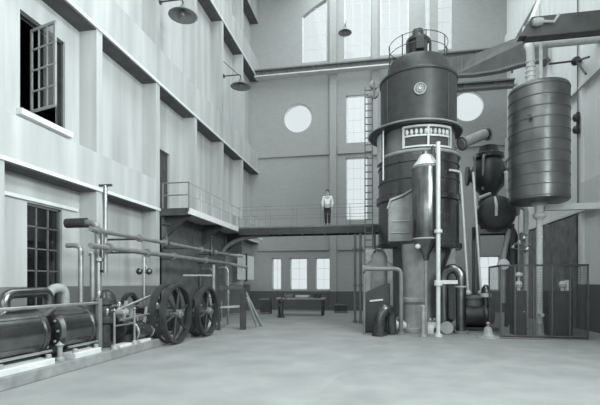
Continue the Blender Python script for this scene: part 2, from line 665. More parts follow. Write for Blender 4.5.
MB().box(xw - .005, xw + .005, far_win[0] + .06, far_win[1] - .06, far_win[2] + .06, far_win[3] - .06).build('pane', M['glass'], r3, smooth=False)
# right wall windows (beyond the frame, they light the hall)
for (a, b, c, d) in rwin:
    WN[0] += 1
    g = struct(MB().box(XRR + .14, XRR + .15, a, b, c, d).build('window_%d' % WN[0], M['glass'], at=(XRR + .14, (a + b) / 2, c), smooth=False))
    f = MB()
    for k in range(4):
        y = a + (b - a) * k / 3
        f.box(XRR + .1, XRR + .2, y - .03, y + .03, c, d)
    f.build('window_frame', M['frame'], g, smooth=False)

GZ0 = 4.4
# doors
def door(n, y0, y1, z0, z1):
    x = XLR - .1
    d = struct(MB().box(x - .05, x, y0, y1, z0, z1).build('door_%d' % n, M['dark'], at=(x, (y0 + y1) / 2, z0), smooth=False))
    f = MB()
    for zz0, zz1 in ((z0 + .15, z0 + (z1 - z0) * .45), (z0 + (z1 - z0) * .52, z1 - .15)):
        f.box(x, x + .02, y0 + .15, y1 - .15, zz0, zz1)
    f.build('door_panel', M['dark'], d, smooth=False)
    MB().cyl((x, y1 - .1, z0 + 1.05), (x + .07, y1 - .1, z0 + 1.05), .025).build('door_handle', M['pol'], d)


door(1, *door_up)
door(2, *door_dn)

# row of dark boards against the wall under the gallery
mb = MB()
yy = 14.6
while yy < 20.9:
    mb.box(XL + .004, XL + .05, yy, yy + .28, 0, GZ0 - .1)
    yy += .285
struct(mb.build('wall_boarding', M['dark_b'], smooth=False))
mb = MB()
yy = 17.85
while yy < 27.0:
    mb.box(XR - .05, XR - .004, yy, yy + .28, 0, 4.3)
    yy += .285
struct(mb.build('wall_panelling', M['dark_p'], smooth=False))

# crane rail girders along the end wall ------------------------------------
def girder(name, x0, x1, y0, y1, z0, z1, label, cat, m, lip=None):
    g = thing(name, ((x0 + x1) / 2, (y0 + y1) / 2, z0), label, cat)
    ym = (y0 + y1) / 2
    MB().box(x0, x1, ym - .04, ym + .04, z0, z1).build('web', m, g, smooth=False)
    MB().box(x0, x1, y0, y1, z1, z1 + .08).build('flange', m, g, smooth=False)
    MB().box(x0, x1, y0, y1, z0 - .08, z0).build('flange', lip or m, g, smooth=False)
    k = x0 + .6
    st = MB()
    while k < x1:
        MB().box(k - .02, k + .02, y0 + .05, y1 - .05, z0, z1).build('stiffener', m, g, smooth=False)
        k += 1.6
    return g


girder('crane_girder', XL, 7.28, 26.45, 26.95, 14.98, 15.28, 'long pale-edged crane girder crossing the end wall under the tall windows', 'girder', M['steel'], M['light'])
girder('crane_girder', 4.05, 7.28, 25.3, 25.7, 12.65, 12.9, 'short lower girder spanning to the wall behind the banded tank', 'girder', M['steel'])

# deep-plated crane bridge parked behind the turbine and the tank
cb = thing('crane_bridge', (4.5, 22, 12), 'dark deep-plated crane bridge running behind the turbine towards the right wall', 'crane')


def tt(px):
    return 23.0 + (px - 440) * (19.6 - 23.0) / 90


top_l = [(440, 60), (452, 57), (477, 53), (503, 43), (521, 36), (530, 34), (548, 31)]
bot_l = [(548, 59), (530, 63), (521, 65), (500, 71), (475, 75), (452, 76), (440, 76)]
MB().prism([P(a, b, tt(a)) for a, b in top_l + bot_l], (0.05, .3, 0)).build('plate', M['steel_d'], cb, smooth=False)
for (a, b), (c, d) in zip(bot_l[:-1], bot_l[1:]):
    MB().bar(P(a, b, tt(a) - .05), P(c, d, tt(c) - .05), .4, .1).build('flange', M['steel'], cb, smooth=False)
for px in (462, 490, 512):
    MB().bar(P(px, 56 - (px - 462) * .25, tt(px) - .03), P(px, 73, tt(px) - .03), .08, .08).build('stiffener', M['steel'], cb, smooth=False)
q = P(546, 58, tt(546))
MB().box(q.x - .1, XR - .01, q.y - .1, q.y + .4, q.z - .2, q.z).build('crane_rail_shoe', M['steel'], cb, smooth=False)
nb = thing('wall_board', (XL + .1, 24.6, 1.9), 'pale wall board split by a dark batten beside the end wall windows', 'board')
MB().box(XL + .005, XL + .06, 23.15, 24.5, 1.95, 3.4).build('panel', M['pale'], nb, smooth=False)
MB().box(XL + .005, XL + .06, 24.75, 26.2, 1.95, 3.4).build('panel', M['pale'], nb, smooth=False)
MB().box(XL + .005, XL + .09, 24.5, 24.75, 1.85, 3.5).build('batten', M['dark'], nb, smooth=False)

# ------------------------------------------------------------------ gallery and footbridge
GZ = 4.4
gal = thing('wall_gallery', (-7.1, 17.5, GZ), 'railed gallery along the left wall below a dark doorway', 'gallery')
GX0, GX1, GY0, GY1 = XL + .005, -6.78, 14.52, 24.2
MB().box(GX0, GX1, GY0, GY1, GZ - .06, GZ + .04).build('deck', M['steel_l'], gal, smooth=False)
MB().box(GX1 - .03, GX1 + .05, GY0, GY1, GZ - .16, GZ + .06).build('fascia', M['trim'], gal, smooth=False)
MB().box(GX0, GX1 - .03, GY0 - .05, GY0, GZ - .2, GZ + .06).build('fascia', M['dark'], gal, smooth=False)
y = GY0 + .35
while y < GY1:
    MB().prism([(GX0, y - .05, GZ - .07), (GX1 - .1, y - .05, GZ - .07), (GX1 - .1, y - .05, GZ - .16), (GX0, y - .05, GZ - 1.0)], (0, .1, 0)).build('bracket', M['dark'], gal, smooth=False)
    y += 3.3


def railing(root, p0, p1, h, n, rails, m, r=.02):
    p0, p1 = Vector(p0), Vector(p1)
    for k in range(n + 1):
        p = p0 + (p1 - p0) * k / n
        MB().cyl(p, p + Vector((0, 0, h + .01)), r * 1.1, n=8).build('railing_post', m, root)
    for z in rails:
        MB().cyl(p0 + Vector((0, 0, z)), p1 + Vector((0, 0, z)), r, n=8).build('rail', m, root)


railing(gal, (GX1, GY0, GZ + .04), (GX1, GY1, GZ + .04), .95, 9, (.5, .95), M['steel_l'], .02)
railing(gal, (GX1, GY0, GZ + .04), (GX0 + .1, GY0, GZ + .04), .95, 1, (.5, .95), M['grey'], .024)

br = thing('footbridge', (-3, 20.3, 4.0), 'railed iron footbridge crossing the hall with a man standing on it', 'footbridge')
BX0, BX1, BY0, BY1 = GX1 + .07, -0.05, 19.9, 20.8
MB().box(BX0, BX1, BY0, BY1, GZ - .02, GZ + .05).build('deck', M['grey'], br, smooth=False)
for yy in (BY0, BY1):
    MB().box(BX0, BX1, yy - .04, yy + .04, GZ - .34, GZ - .025).build('girder', M['iron_m'], br, smooth=False)
x = BX0 + .8
while x < BX1:
    MB().box(x - .04, x + .04, BY0 + .05, BY1 - .05, GZ - .3, GZ - .03).build('cross_beam', M['steel'], br, smooth=False)
    x += 1.1
railing(br, (BX0, BY0, GZ + .05), (BX1, BY0, GZ + .05), .95, 5, (.5, .95), M['steel'], .008)
railing(br, (BX0, BY1, GZ + .05), (BX1, BY1, GZ + .05), .95, 5, (.5, .95), M['steel'], .008)
pts = []
for k in range(11):
    a = k / 10 * PI / 2
    pts.append((-7.7 + 2.4 * (1 - math.cos(a)), 20.3, 3.15 + .95 * math.sin(a)))
MB().tube(pts, .11, 8).build('bracket', M['steel'], br)
# posts that carry the bridge's far end
for yy in (20.0, 20.7):
    MB().cyl((-0.25, yy, 0.02), (-0.25, yy, GZ - .3), .055, n=10).build('post', M['steel'], br)

# ------------------------------------------------------------------ the man on the bridge
def skin_mesh(name, verts, edges, radii, root_i, m, parent=None, at=None, lev=2):
    me = bpy.data.meshes.new(name)
    org = ORG[parent.name] if parent is not None else Vector(at)
    me.from_pydata([Vector(v) - org for v in verts], edges, [])
    o = bpy.data.objects.new('tmp', me)
    COL.objects.link(o)
    sk = o.modifiers.new('s', 'SKIN')
    for i, r in enumerate(radii):
        d = me.skin_vertices[0].data[i]
        d.radius = r if isinstance(r, tuple) else (r, r)
        d.use_root = (i == root_i)
    ss = o.modifiers.new('d', 'SUBSURF')
    ss.levels = ss.render_levels = lev
    dg = bpy.context.evaluated_depsgraph_get()
    dg.update()
    ev = o.evaluated_get(dg)
    out = bpy.data.meshes.new_from_object(ev)
    bpy.data.objects.remove(o)
    out.materials.clear()
    out.materials.append(m)
    out.polygons.foreach_set('use_smooth', [True] * len(out.polygons))
    q = bpy.data.objects.new(name, out)
    COL.objects.link(q)
    if parent is not None:
        q.parent = parent
    else:
        q.location = org
    ORG[q.name] = org
    return q


mx, my = XB(327.5, 20.25), 20.25
H = 1.70
K = H / 1.75
mz = GZ + .058


def B(x, y, z):
    return Vector((mx + x * K, my + y * K, mz + z * K))


bv, be, brd = [], [], []


def bn(p, r, prev=None):
    bv.append(p)
    brd.append(r if not isinstance(r, tuple) else (r[0] * K, r[1] * K))
    if not isinstance(r, tuple):
        brd[-1] = (r * K, r * K)
    if prev is not None:
        be.append((prev, len(bv) - 1))
    return len(bv) - 1


pel = bn(B(0, 0, .93), (.135, .095))
wa = bn(B(0, 0, 1.08), (.125, .085), pel)
ch = bn(B(0, 0, 1.30), (.15, .10), wa)
nk = bn(B(0, .01, 1.46), .055, ch)
hb = bn(B(0, 0, 1.55), (.068, .078), nk)
hm = bn(B(0, -.005, 1.64), (.075, .092), hb)
ht = bn(B(0, .005, 1.72), (.055, .07), hm)
for s in (-1, 1):
    sh = bn(B(s * .19, 0, 1.40), .055, ch)
    el = bn(B(s * .25, .03, 1.13), .042, sh)
    wr = bn(B(s * .22, -.06, .90), .03, el)
    pa = bn(B(s * .215, -.075, .82), (.022, .038), wr)
    hp = bn(B(s * .085, 0, .88), .088, pel)
    kn = bn(B(s * .085, -.02, .48), .055, hp)
    an = bn(B(s * .08, .02, .09), .038, kn)
    bn(B(s * .09, -.12, .035), .036, an)
person = skin_mesh('person', bv, be, brd, 0, M['skin'], at=B(0, 0, 0))
tag(person, 'man in white shirt and dark trousers standing on the footbridge', 'person')
for s in (-1, 1):                                   # fingers and thumbs grow out of the palms
    for k in range(4):
        p0 = B(s * .215, -.105 + k * .02, .80)
        L = (.07, .08, .085, .07)[k]
        MB().tube([p0, p0 + Vector((-s * .006, 0, -L * .5 * K)), p0 + Vector((-s * .02, -.004, -L * K))], .008 * K, 6).build('finger', M['skin'], person)
    p0 = B(s * .21, -.105, .845)
    MB().tube([p0, p0 + Vector((-s * .02, -.025, -.03)), p0 + Vector((-s * .025, -.03, -.06))], .009 * K, 6).build('thumb', M['skin'], person)
# clothes
sv = [B(0, 0, .95), B(0, 0, 1.10), B(0, 0, 1.31), B(0, .01, 1.43), B(-.19, 0, 1.40), B(-.25, .03, 1.13), B(-.222, -.05, .94), B(.19, 0, 1.40), B(.25, .03, 1.13), B(.222, -.05, .94)]
se = [(0, 1), (1, 2), (2, 3), (2, 4), (4, 5), (5, 6), (2, 7), (7, 8), (8, 9)]
sr = [(.15 * K, .11 * K), (.145 * K, .105 * K), (.168 * K, .12 * K), (.07 * K, .07 * K)] + [.072 * K, .058 * K, .044 * K] * 2
skin_mesh('shirt', sv, se, sr, 0, M['shirt'], person)
tv = [B(0, 0, .95)]
te, tr = [], [(.15 * K, .112 * K)]
for s in (-1, 1):
    b = len(tv)
    tv += [B(s * .088, 0, .85), B(s * .088, -.015, .48), B(s * .082, .015, .08)]
    te += [(0, b), (b, b + 1), (b + 1, b + 2)]
    tr += [.105 * K, .078 * K, .062 * K]
skin_mesh('trousers', tv, te, tr, 0, M['trous'], person)
for s in (-1, 1):
    MB().tube([B(s * .082, .06, .04), B(s * .085, -.04, .045), B(s * .09, -.17, .03)], .045 * K, 10, rs=[.042 * K, .046 * K, .034 * K]).build('shoe', M['iron_m'], person)
hv = MB().lathe([(0.001, .115 * K), (.05 * K, .105 * K), (.085 * K, .06 * K), (.09 * K, .01 * K), (.08 * K, -.03 * K)], B(0, .018, 1.665), (0, .25, 1), 18)
hv.build('hair', M['hair'], person)
MB().tube([B(0, -.092, 1.665), B(0, -.115, 1.635), B(0, -.098, 1.625)], .012 * K, 6).build('nose', M['skin'], person)
for s in (-1, 1):
    MB().lathe([(0, -.008), (.011, 0), (0, .008)], B(s * .033, -.09, 1.665), (0, -1, 0), 8).build('eye', M['hair'], person)
    MB().lathe([(0, -.012), (.028, 0), (0, .012)], B(s * .086, .01, 1.645), (1, 0, 0), 10).build('ear', M['skin'], person)
MB().tube([B(-.025, -.09, 1.60), B(.025, -.09, 1.60)], .006, 6).build('mouth', M['iron_m'], person)

# ------------------------------------------------------------------ ladder to the turbine's platform
lad = thing('access_ladder', (-.35, 19.2, .02), 'tall iron ladder rising beside the turbine past the end wall windows', 'ladder')
lx0, lx1, ly = XB(365, 19.2), XB(372.5, 19.2), 19.2
LT = 10.4
for x in (lx0, lx1):
    MB().box(x - .022, x + .022, ly - .05, ly + .05, .02, LT).build('stile', M['steel'], lad, smooth=False)
k = 0.35
while k < LT - .1:
    MB().cyl((lx0, ly, k), (lx1, ly, k), .026, n=8).build('rung', M['steel'], lad)
    k += .3
pc = P(374, 88, 18.85)
MB().bar((lx1, ly, pc.z + .1), (pc.x, pc.y, pc.z + .1), .05, .05).build('block_arm', M['steel'], lad)
for dz in (.12, -.28):
    MB().lathe([(0, -.09), (.17, -.08), (.2, -.04), (.16, 0), (.2, .04), (.17, .08), (0, .09)], (pc.x, pc.y, pc.z + dz), (.3, -1, .1), 22).build('pulley', M['mid'], lad)
MB().box(pc.x - .04, pc.x + .04, pc.y - .12, pc.y - .1, pc.z - .5, pc.z + .3).build('block_strap', M['grey'], lad, smooth=False)
# two stand pipes left of the ladder
for i, (px, t, top, lab) in enumerate(((355, 18.9, 4.2, 'thin upright stand pipe under the footbridge, left of its pair'), (360.5, 18.6, 4.25, 'thin upright stand pipe under the footbridge, closer to the ladder'))):
    q = P(px, HOR, t)
    g = thing('stand_pipe', (q.x, q.y, 0), lab, 'pipe', 'stand pipes by the ladder')
    zt = 3.9
    MB().cyl((q.x, q.y, 0), (q.x, q.y, zt), .055, n=12).build('pipe_run', M['steel'], g)
    for z in (.02, 1.6, 3.2):
        MB().cyl((q.x, q.y, z), (q.x, q.y, z + .09), .095, n=12).build('flange', M['steel'], g)

# ------------------------------------------------------------------ enamel lamps
def lamp(c, foot, dia, label, brace=None):
    c, foot = Vector(c), Vector(foot)
    g = thing('wall_lamp', c, label, 'lamp', 'bracket lamps with broad dished shades')
    r = dia / 2
    MB().lathe([(r, 0), (r + .015, .01), (r * .8, .09), (r * .35, .2), (.09, .28), (.09, .36), (0, .36)] + [(0, .33), (.06, .27), (r * .33, .17), (r * .78, .06), (r - .02, 0), (r, 0)], c, (0, 0, 1), 40).build('lamp_shade', M['enamel'], g)
    MB().lathe([(0, -.02), (.06, .0), (.085, .07), (.06, .15), (.04, .22), (.03, .3)], c, (0, 0, 1), 16).build('bulb', M['enamel'], g)
    h = Vector((foot.x, foot.y, c.z + .62))
    MB().tube([c + Vector((0, 0, .34)), c + Vector((0, 0, .62)), h], .03, 8, bend=.18).build('bracket', M['iron_m'], g)
    d = (foot - c)
    d.z = 0
    d.normalize()
    MB().cyl(h - d * .04, h, .1, n=14).build('wall_plate', M['iron_m'], g)
    if brace:
        MB().cyl(h + Vector((0, 0, .75)), c + Vector((0, 0, .62)) + d * .12, .018, n=8).build('brace', M['iron_m'], g)
    return g


lz = 1.75 + 267 / 430 * 15.53
lamp((-7.0, 14.5, lz), (XL, 14.5, 0), 1.0, 'dark dished lamp on the left wall, high above the gallery doorway', 'lamp')
lz2 = 1.75 + 196 / 430 * 21.95
lamp((-6.98, 21.0, lz2), (XL, 21.0, 0), 1.02, 'dark dished lamp on the left wall near the end wall corner', 'lamp')
l3 = P(345, 33, 26.2)
lamp((l3.x, l3.y, l3.z), (l3.x, YB, 0), .8, 'small dark dished lamp between the tall end wall windows', 'lamp')

# ------------------------------------------------------------------ overhead steam pipes on the left
def pipe_along(y0, y1, x, z, r, label, flanges, valves, hangers, drop=None):
    g = thing('steam_pipe', (x, y0, z), label, 'pipe', 'overhead pipes along the left wall')
    pts = [(x, y0, z), (x, y1, z)]
    if drop:
        pts.append(drop)
    MB().tube(pts, r, 14, bend=.25).build('pipe_run', M['pipe'], g)
    for y in flanges:
        MB().cyl((x, y - .05, z), (x, y + .05, z), r * 1.75, n=18).build('flange', M['pipe'], g)
    for y in valves:
        v = MB().lathe([(0, -.2), (r * 1.5, -.15), (r * 2.1, 0), (r * 1.5, .15), (r * .8, .22), (r * .5, .3), (.02, .32), (.02, .62), (0, .62)], (x, y, z), (0, 0, 1), 16).build('valve', M['iron_m'], g)
        w = MB().torus((x, y, z + .58), (0, 0, 1), .13, .018, 20, 8)
        w.bar((x - .13, y, z + .58), (x + .13, y, z + .58), .02, .02).bar((x, y - .13, z + .58), (x, y + .13, z + .58), .02, .02)
        w.build('handwheel', M['iron_m'], v)
    for y in hangers:
        MB().bar((x, y, z), (XL + .06, y, z), .04, .05).build('bracket', M['iron_m'], g, smooth=False)
    return g


pA = pipe_along(8.9, 18.1, -6.6, 3.0, .058, 'upper of two long horizontal pipes along the left wall', (9.2, 11.0, 12.4, 15.2, 16.6), (12.5, 16.2), (11.2, 14.5, 17.75), (-6.1, 18.6, 2.95))
pB = pipe_along(8.9, 17.9, -6.6, 2.62, .066, 'lower of two long horizontal pipes along the left wall', (9.6, 11.4, 13.0, 15.6), (), (11.2, 14.5, 17.75), (-5.9, 18.7, 2.45))

g = thing('elbow_pipe', (-6.95, 9.8, .24), 'thick upright pipe bending over towards the left wall above the cylinders', 'pipe')
MB().tube([(-7.0, 9.75, .225), (-7.0, 9.75, 3.28), (-7.78, 9.75, 3.28)], .085, 16, bend=.28).build('pipe_run', M['pipe'], g)
for z in (.3, 1.25, 2.3):
    MB().cyl((-7.0, 9.75, z), (-7.0, 9.75, z + .08), .17, n=18).build('flange', M['pipe'], g)
MB().cyl((-7.9, 9.75, 3.28), (-7.32, 9.75, 3.28), .125, n=16).build('lagging', M['iron_m'], g)
MB().cyl((-6.78, 9.72, 2.0), (-6.78, 9.72, 4.2), .05, n=12).build('riser', M['pipe'], g)
MB().bar((-6.95, 9.72, 4.2), (-6.6, 9.72, 4.2), .06, .05).build('cap', M['iron_m'], g)
MB().bar((-7.0, 9.74, 2.05), (-6.76, 9.74, 2.05), .06, .06).build('clamp', M['iron_m'], g)
for i, (dx, lab, zt, ln) in enumerate(((-7.12, 'slim upright pipe beside the thick elbow pipe, nearer the dark cylinders', 2.66, .5), (-6.95, 'slim upright pipe beside the thick elbow pipe, closer to it', 2.48, .22))):
    g = thing('feed_pipe', (dx, 9.15, .22), lab, 'pipe')
    ln -= .15
    yy = 9.26 + i * .2
    MB().tube([(dx, yy, .225), (dx, yy, zt), (dx - ln, yy - .05, zt)], .06, 12, bend=.15).build('pipe_run', M['pipe'], g)
    MB().cyl((dx, yy, 1.2), (dx, yy, 1.27), .1, n=14).build('flange', M['pipe'], g)

# ------------------------------------------------------------------ steam pumping engines
def flywheel(root, x, yc, zc, R, m, rim=.085, nsp=6):
    w = MB().ring((x, yc, zc), (1, 0, 0), R - rim, R, .17, 48)
    w.ring((x, yc, zc), (1, 0, 0), R - rim - .025, R - rim + .01, .08, 48)
    o = w.build('flywheel', m, root, bevel=.0)
    hb = MB().cyl((x - .14, yc, zc), (x + .14, yc, zc), .12, n=20)
    hb.build('hub', M['grey'], o)
    for k in range(nsp):
        a = 2 * PI * k / nsp + .3
        d = Vector((0, math.cos(a), math.sin(a)))
        MB().tube([Vector((x, yc, zc)) + d * .1, Vector((x, yc, zc)) + d * (R - rim)], .03, 8, rs=[.042, .03]).build('spoke', M['iron_m'], o)
    return o


wy0 = 11.48
eng = thing('pumping_engine', (-6.7, 8.5, 0), 'steam pumping engine with two gleaming black cylinders and big flywheels, near the lower window', 'engine')
MB().box(-7.55, -5.98, 4.2, 12.45, 0, .22).build('plinth', M['plinth'], eng, bevel=.02, smooth=False)
for i, (ya, yb) in enumerate(((5.85, 7.3), (7.62, 8.68))):
    c = MB().lathe([(0, 0), (.40, 0), (.43, .02), (.5, .05), (.5, .13), (.475, .14), (.475, yb - ya - .14), (.5, yb - ya - .13), (.5, yb - ya - .05), (.43, yb - ya - .02), (.4, yb - ya), (0, yb - ya)],
                   (-6.72, ya, .78), (0, 1, 0), 48).build('cylinder', M['sheet'], eng)
    for yy in (ya + .02, yb - .02):
        for k in range(10):
            a = 2 * PI * k / 10
            sgn = -1 if yy < (ya + yb) / 2 else 1
            MB().cyl((-6.72 + .35 * math.cos(a), yy - .02, .78 + .35 * math.sin(a)), (-6.72 + .35 * math.cos(a), yy + sgn * .05, .78 + .35 * math.sin(a)), .025, n=6).build('stud', M['mid'], c)
    MB().lathe([(0, -.06), (.16, -.06), (.18, 0), (0, 0)], (-6.72, ya, .78), (0, 1, 0), 24).build('end_cover', M['grey'], c)
    MB().box(-6.4, -6.06, ya + .12, yb - .12, .2, .33).build('foot', M['light'], eng, bevel=.02, smooth=False)
    for yy in (ya + .2, yb - .2):
        MB().lathe([(.05, .32), (.05, .4), (.03, .41), (0, .41)], (-6.14, yy, 0), (0, 0, 1), 10).build('foot_bolt', M['mid'], eng)
    MB().box(-7.1, -6.36, ya + .2, yb - .2, .2, .36).build('saddle', M['iron_m'], eng, smooth=False)
    MB().cyl((-6.2, ya + .06, .45), (-6.2, yb - .06, .45), .025, n=10).build('drain_pipe', M['pol'], eng)
MB().lathe([(.09, .2), (.09, .26), (.05, .3), (.05, .5), (.08, .53), (0, .6)], (-6.2, 7.46, 0), (0, 0, 1), 16).build('drain_valve', M['mid'], eng)
MB().tube([(-6.72, 6.7, 1.15), (-6.72, 6.7, 1.55), (-6.72, 7.78, 1.58), (-6.72, 7.78, 1.15)], .1, 16, bend=.34).build('crossover_pipe', M['sheet'], eng)
MB().tube([(-6.95, 8.02, 1.1), (-6.95, 8.02, 1.62), (-6.95, 8.52, 1.66), (-6.95, 8.52, 1.1)], .1, 16, bend=.26).build('crossover_pipe', M['mid'], eng)
MB().tube([(-6.3, 6.15, 1.30), (-6.3, 8.78, 1.30)], .032, 12).build('valve_rod', M['pol'], eng)
for yy in (6.2, 7.45):
    MB().bar((-6.3, yy, 1.28), (-6.55, yy, 1.1), .05, .05).build('rod_bracket', M['mid'], eng)
MB().box(-6.36, -6.24, 8.74, 8.86, .2, 1.4).build('rod_standard', M['grey'], eng, bevel=.03, smooth=False)
# valve chest column
MB().lathe([(.26, .2), (.26, .3), (.17, .34), (.15, .75), (.23, .8), (.23, .9), (.16, .95), (.15, 1.2), (.22, 1.24), (.22, 1.34), (.1, 1.4), (.06, 1.52), (0, 1.52)], (-6.55, 9.32, 0), (0, 0, 1), 28).build('valve_chest', M['iron_m'], eng)
MB().lathe([(.3, .2), (.3, .5), (.34, .54), (.34, .6), (.3, .64), (.3, 1.25), (.24, 1.45), (.12, 1.56), (0, 1.58)], (-7.2, 10.3, 0), (0, 0, 1), 32).build('air_vessel', M['iron'], eng)
# trunk guide between the cylinders and the crank
MB().lathe([(0, 0), (.27, 0), (.27, .1), (.2, .14), (.2, .5), (.24, .52), (.24, .6), (.2, .62), (.2, .95), (.27, 1.0), (.27, 1.08), (0, 1.08)], (-6.45, 9.62, .62), (0, 1, 0), 30).build('trunk_guide', M['iron'], eng)
MB().box(-6.7, -6.2, 9.7, 10.6, .2, .45).build('guide_bed', M['iron_m'], eng, smooth=False)
for yy in (9.02, 9.85):
    MB().cyl((-6.06, yy, .2), (-6.06, yy, 1.08), .03, n=10).build('guard_post', M['pipe'], eng)
    MB().lathe([(.09, .2), (.09, .24), (.05, .3), (.03, .32)], (-6.06, yy, 0), (0, 0, 1), 14).build('post_foot', M['mid'], eng)
    MB().lathe([(0, -.05), (.05, 0), (0, .05)], (-6.06, yy, 1.11), (0, 0, 1), 12).build('post_knob', M['pipe'], eng)
MB().cyl((-6.06, 9.02, .75), (-6.06, 9.85, .75), .018, n=8).build('guard_rail', M['pol'], eng)
MB().cyl((-6.3, 9.3, 1.05), (-6.3, 11.0, 1.38), .032, n=10).build('eccentric_rod', M['pol'], eng)
MB().cyl((-6.4, 9.4, 1.2), (-6.4, 10.9, 1.12), .025, n=10).build('eccentric_rod', M['pol'], eng)
MB().cyl((-6.3, 10.7, .62), (-6.3, 11.5, .80), .04, n=10).build('connecting_rod', M['pol'], eng)
MB().box(-6.42, -6.06, 9.4, 9.62, 1.0, 1.1).build('rocker', M['mid'], eng, bevel=.02, smooth=False)
for yy in (9.45, 10.35):
    MB().box(-6.28, -6.02, yy - .25, yy + .25, .2, .28).build('foot', M['light'], eng, bevel=.02, smooth=False)
# barrel, links, levers and oil cups in front of the guide
MB().lathe([(0, 0), (.2, 0), (.24, .03), (.24, .1), (.2, .12), (.2, .72), (.24, .74), (.24, .82), (.14, .86), (.14, .95), (0, .96)], (-6.25, 9.95, .5), (0, 1, 0), 28).build('pump_barrel', M['iron'], eng)
for yy in (9.99, 10.72):
    MB().torus((-6.25, yy, .5), (0, 1, 0), .235, .022, 28, 8).build('barrel_ring', M['pol'], eng)
MB().cyl((-6.25, 10.8, .5), (-6.25, 11.3, .55), .035, n=10).build('piston_rod', M['pol'], eng)
MB().cyl((-6.12, 9.3, .86), (-6.12, 10.7, .92), .03, n=10).build('slide_bar', M['pol'], eng)
MB().cyl((-6.5, 9.2, .98), (-6.5, 10.9, .88), .03, n=10).build('slide_bar', M['pipe'], eng)
for (x, y, z0, z1) in ((-6.3, 9.75, .75, 1.3), (-6.45, 10.3, .8, 1.25), (-6.2, 10.55, .7, 1.1)):
    MB().bar((x, y, z0), (x, y + .12, z1), .05, .07).build('lever', M['mid'], eng, smooth=False)
for (x, y, z) in ((-6.3, 9.1, 1.0), (-6.25, 9.5, 1.14), (-6.25, 10.3, .76), (-6.3, 8.8, 1.42), (-6.35, wy0, 1.02)):
    MB().lathe([(.02, 0), (.02, .04), (.045, .05), (.045, .12), (.015, .15), (0, .15)], (x, y, z), (0, 0, 1), 12).build('oil_cup', M['pol'], eng)
w = MB().ring((-7.1, 11.3, 1.08), (1, 0, 0), .30, .40, .12, 36)
w.build('eccentric_wheel', M['iron_m'], eng)
# crankshaft, bearings, flywheels
wy, wz = 11.48, .87
MB().cyl((-7.1, wy, wz), (-5.55, wy, wz), .065, n=16).build('crankshaft', M['pol'], eng)
for x in (-6.9, -6.35):
    MB().prism([(x - .1, wy - .38, .2), (x - .1, wy + .38, .2), (x - .1, wy + .16, 1.0), (x - .1, wy - .16, 1.0)], (.2, 0, 0)).build('bearing_pedestal', M['iron_m'], eng, bevel=.02, smooth=False)
flywheel(eng, -5.74, wy, wz, .85, M['iron_m'])
flywheel(eng, -6.06, wy, wz, .85, M['iron_m'])
# governor
gx, gy = -6.6, 11.22
gp = MB().cyl((gx, gy, 1.0), (gx, gy, 2.48), .03, n=12).build('governor', M['pol'], eng)
MB().box(gx - .12, gx + .12, gy - .12, gy + .12, .2, 1.05).build('governor_stand', M['iron_m'], eng, bevel=.02, smooth=False)
for s in (-1, 1):
    b = Vector((gx + .1 * s, gy + .12 * s, 2.08))
    b = Vector((gx + .13 * s, gy + .03 * s, 2.08))
    MB().lathe([(.095 * math.sin(PI * k / 10), -.095 * math.cos(PI * k / 10)) for k in range(11)], b, (0, 0, 1), 16).build('governor_ball', M['iron'], gp)
    MB().cyl(b, (gx, gy, 2.34), .015, n=8).build('governor_arm', M['pol'], gp)

e2 = thing('pumping_engine', (-6.3, 14, 0), 'second pumping engine with spoked flywheels standing below the gallery', 'engine')
MB().box(-7.4, -6.0, 12.95, 16.1, 0, .18).build('plinth', M['plinth'], e2, bevel=.02, smooth=False)
wy, wz = 13.35, .83
MB().cyl((-7.0, wy, wz), (-5.4, wy, wz), .065, n=16).build('crankshaft', M['pol'], e2)
for x in (-6.85, -6.2):
    MB().prism([(x - .1, wy - .36, .16), (x - .1, wy + .36, .16), (x - .1, wy + .16, .96), (x - .1, wy - .16, .96)], (.2, 0, 0)).build('bearing_pedestal', M['iron_m'], e2, bevel=.02, smooth=False)
flywheel(e2, -5.6, wy, wz, .81, M['iron_m'])
flywheel(e2, -5.9, wy, wz, .81, M['iron_m'])
MB().lathe([(0, 0), (.3, 0), (.34, .04), (.34, .14), (.3, .16), (.3, 1.1), (.34, 1.14), (.34, 1.24), (.28, 1.3), (0, 1.3)], (-6.42, 14.55, .78), (0, 1, 0), 32).build('cylinder', M['sheet'], e2)
MB().box(-6.8, -6.2, 14.7, 15.6, .16, .5).build('saddle', M['iron_m'], e2, smooth=False)
MB().cyl((-6.3, 13.5, .8), (-6.45, 14.52, .72), .04, n=10).build('connecting_rod', M['pol'], e2)
MB().cyl((-6.2, 14.2, .16), (-6.2, 14.2, 2.0), .09, n=12).build('column', M['iron_m'], e2)
MB().bar((-6.75, 14.0, 2.02), (-5.85, 14.4, 2.02), .07, .06).build('cross_arm', M['mid'], e2)
for z in (.5, 1.0, 1.5):
    MB().torus((-6.2, 14.2, z), (0, 0, 1), .095, .02, 16, 6).build('collar', M['mid'], e2)
MB().lathe([(.12, .16), (.12, .3), (.06, .34), (.06, 2.45), (0, 2.45)], (-6.32, 13.72 + 2.0, 0), (0, 0, 1), 16).build('stand_pipe', M['mid'], e2)
MB().box(-6.34, -6.03, 14.4, 15.8, .16, .3).build('foot', M['light'], e2, bevel=.03, smooth=False)

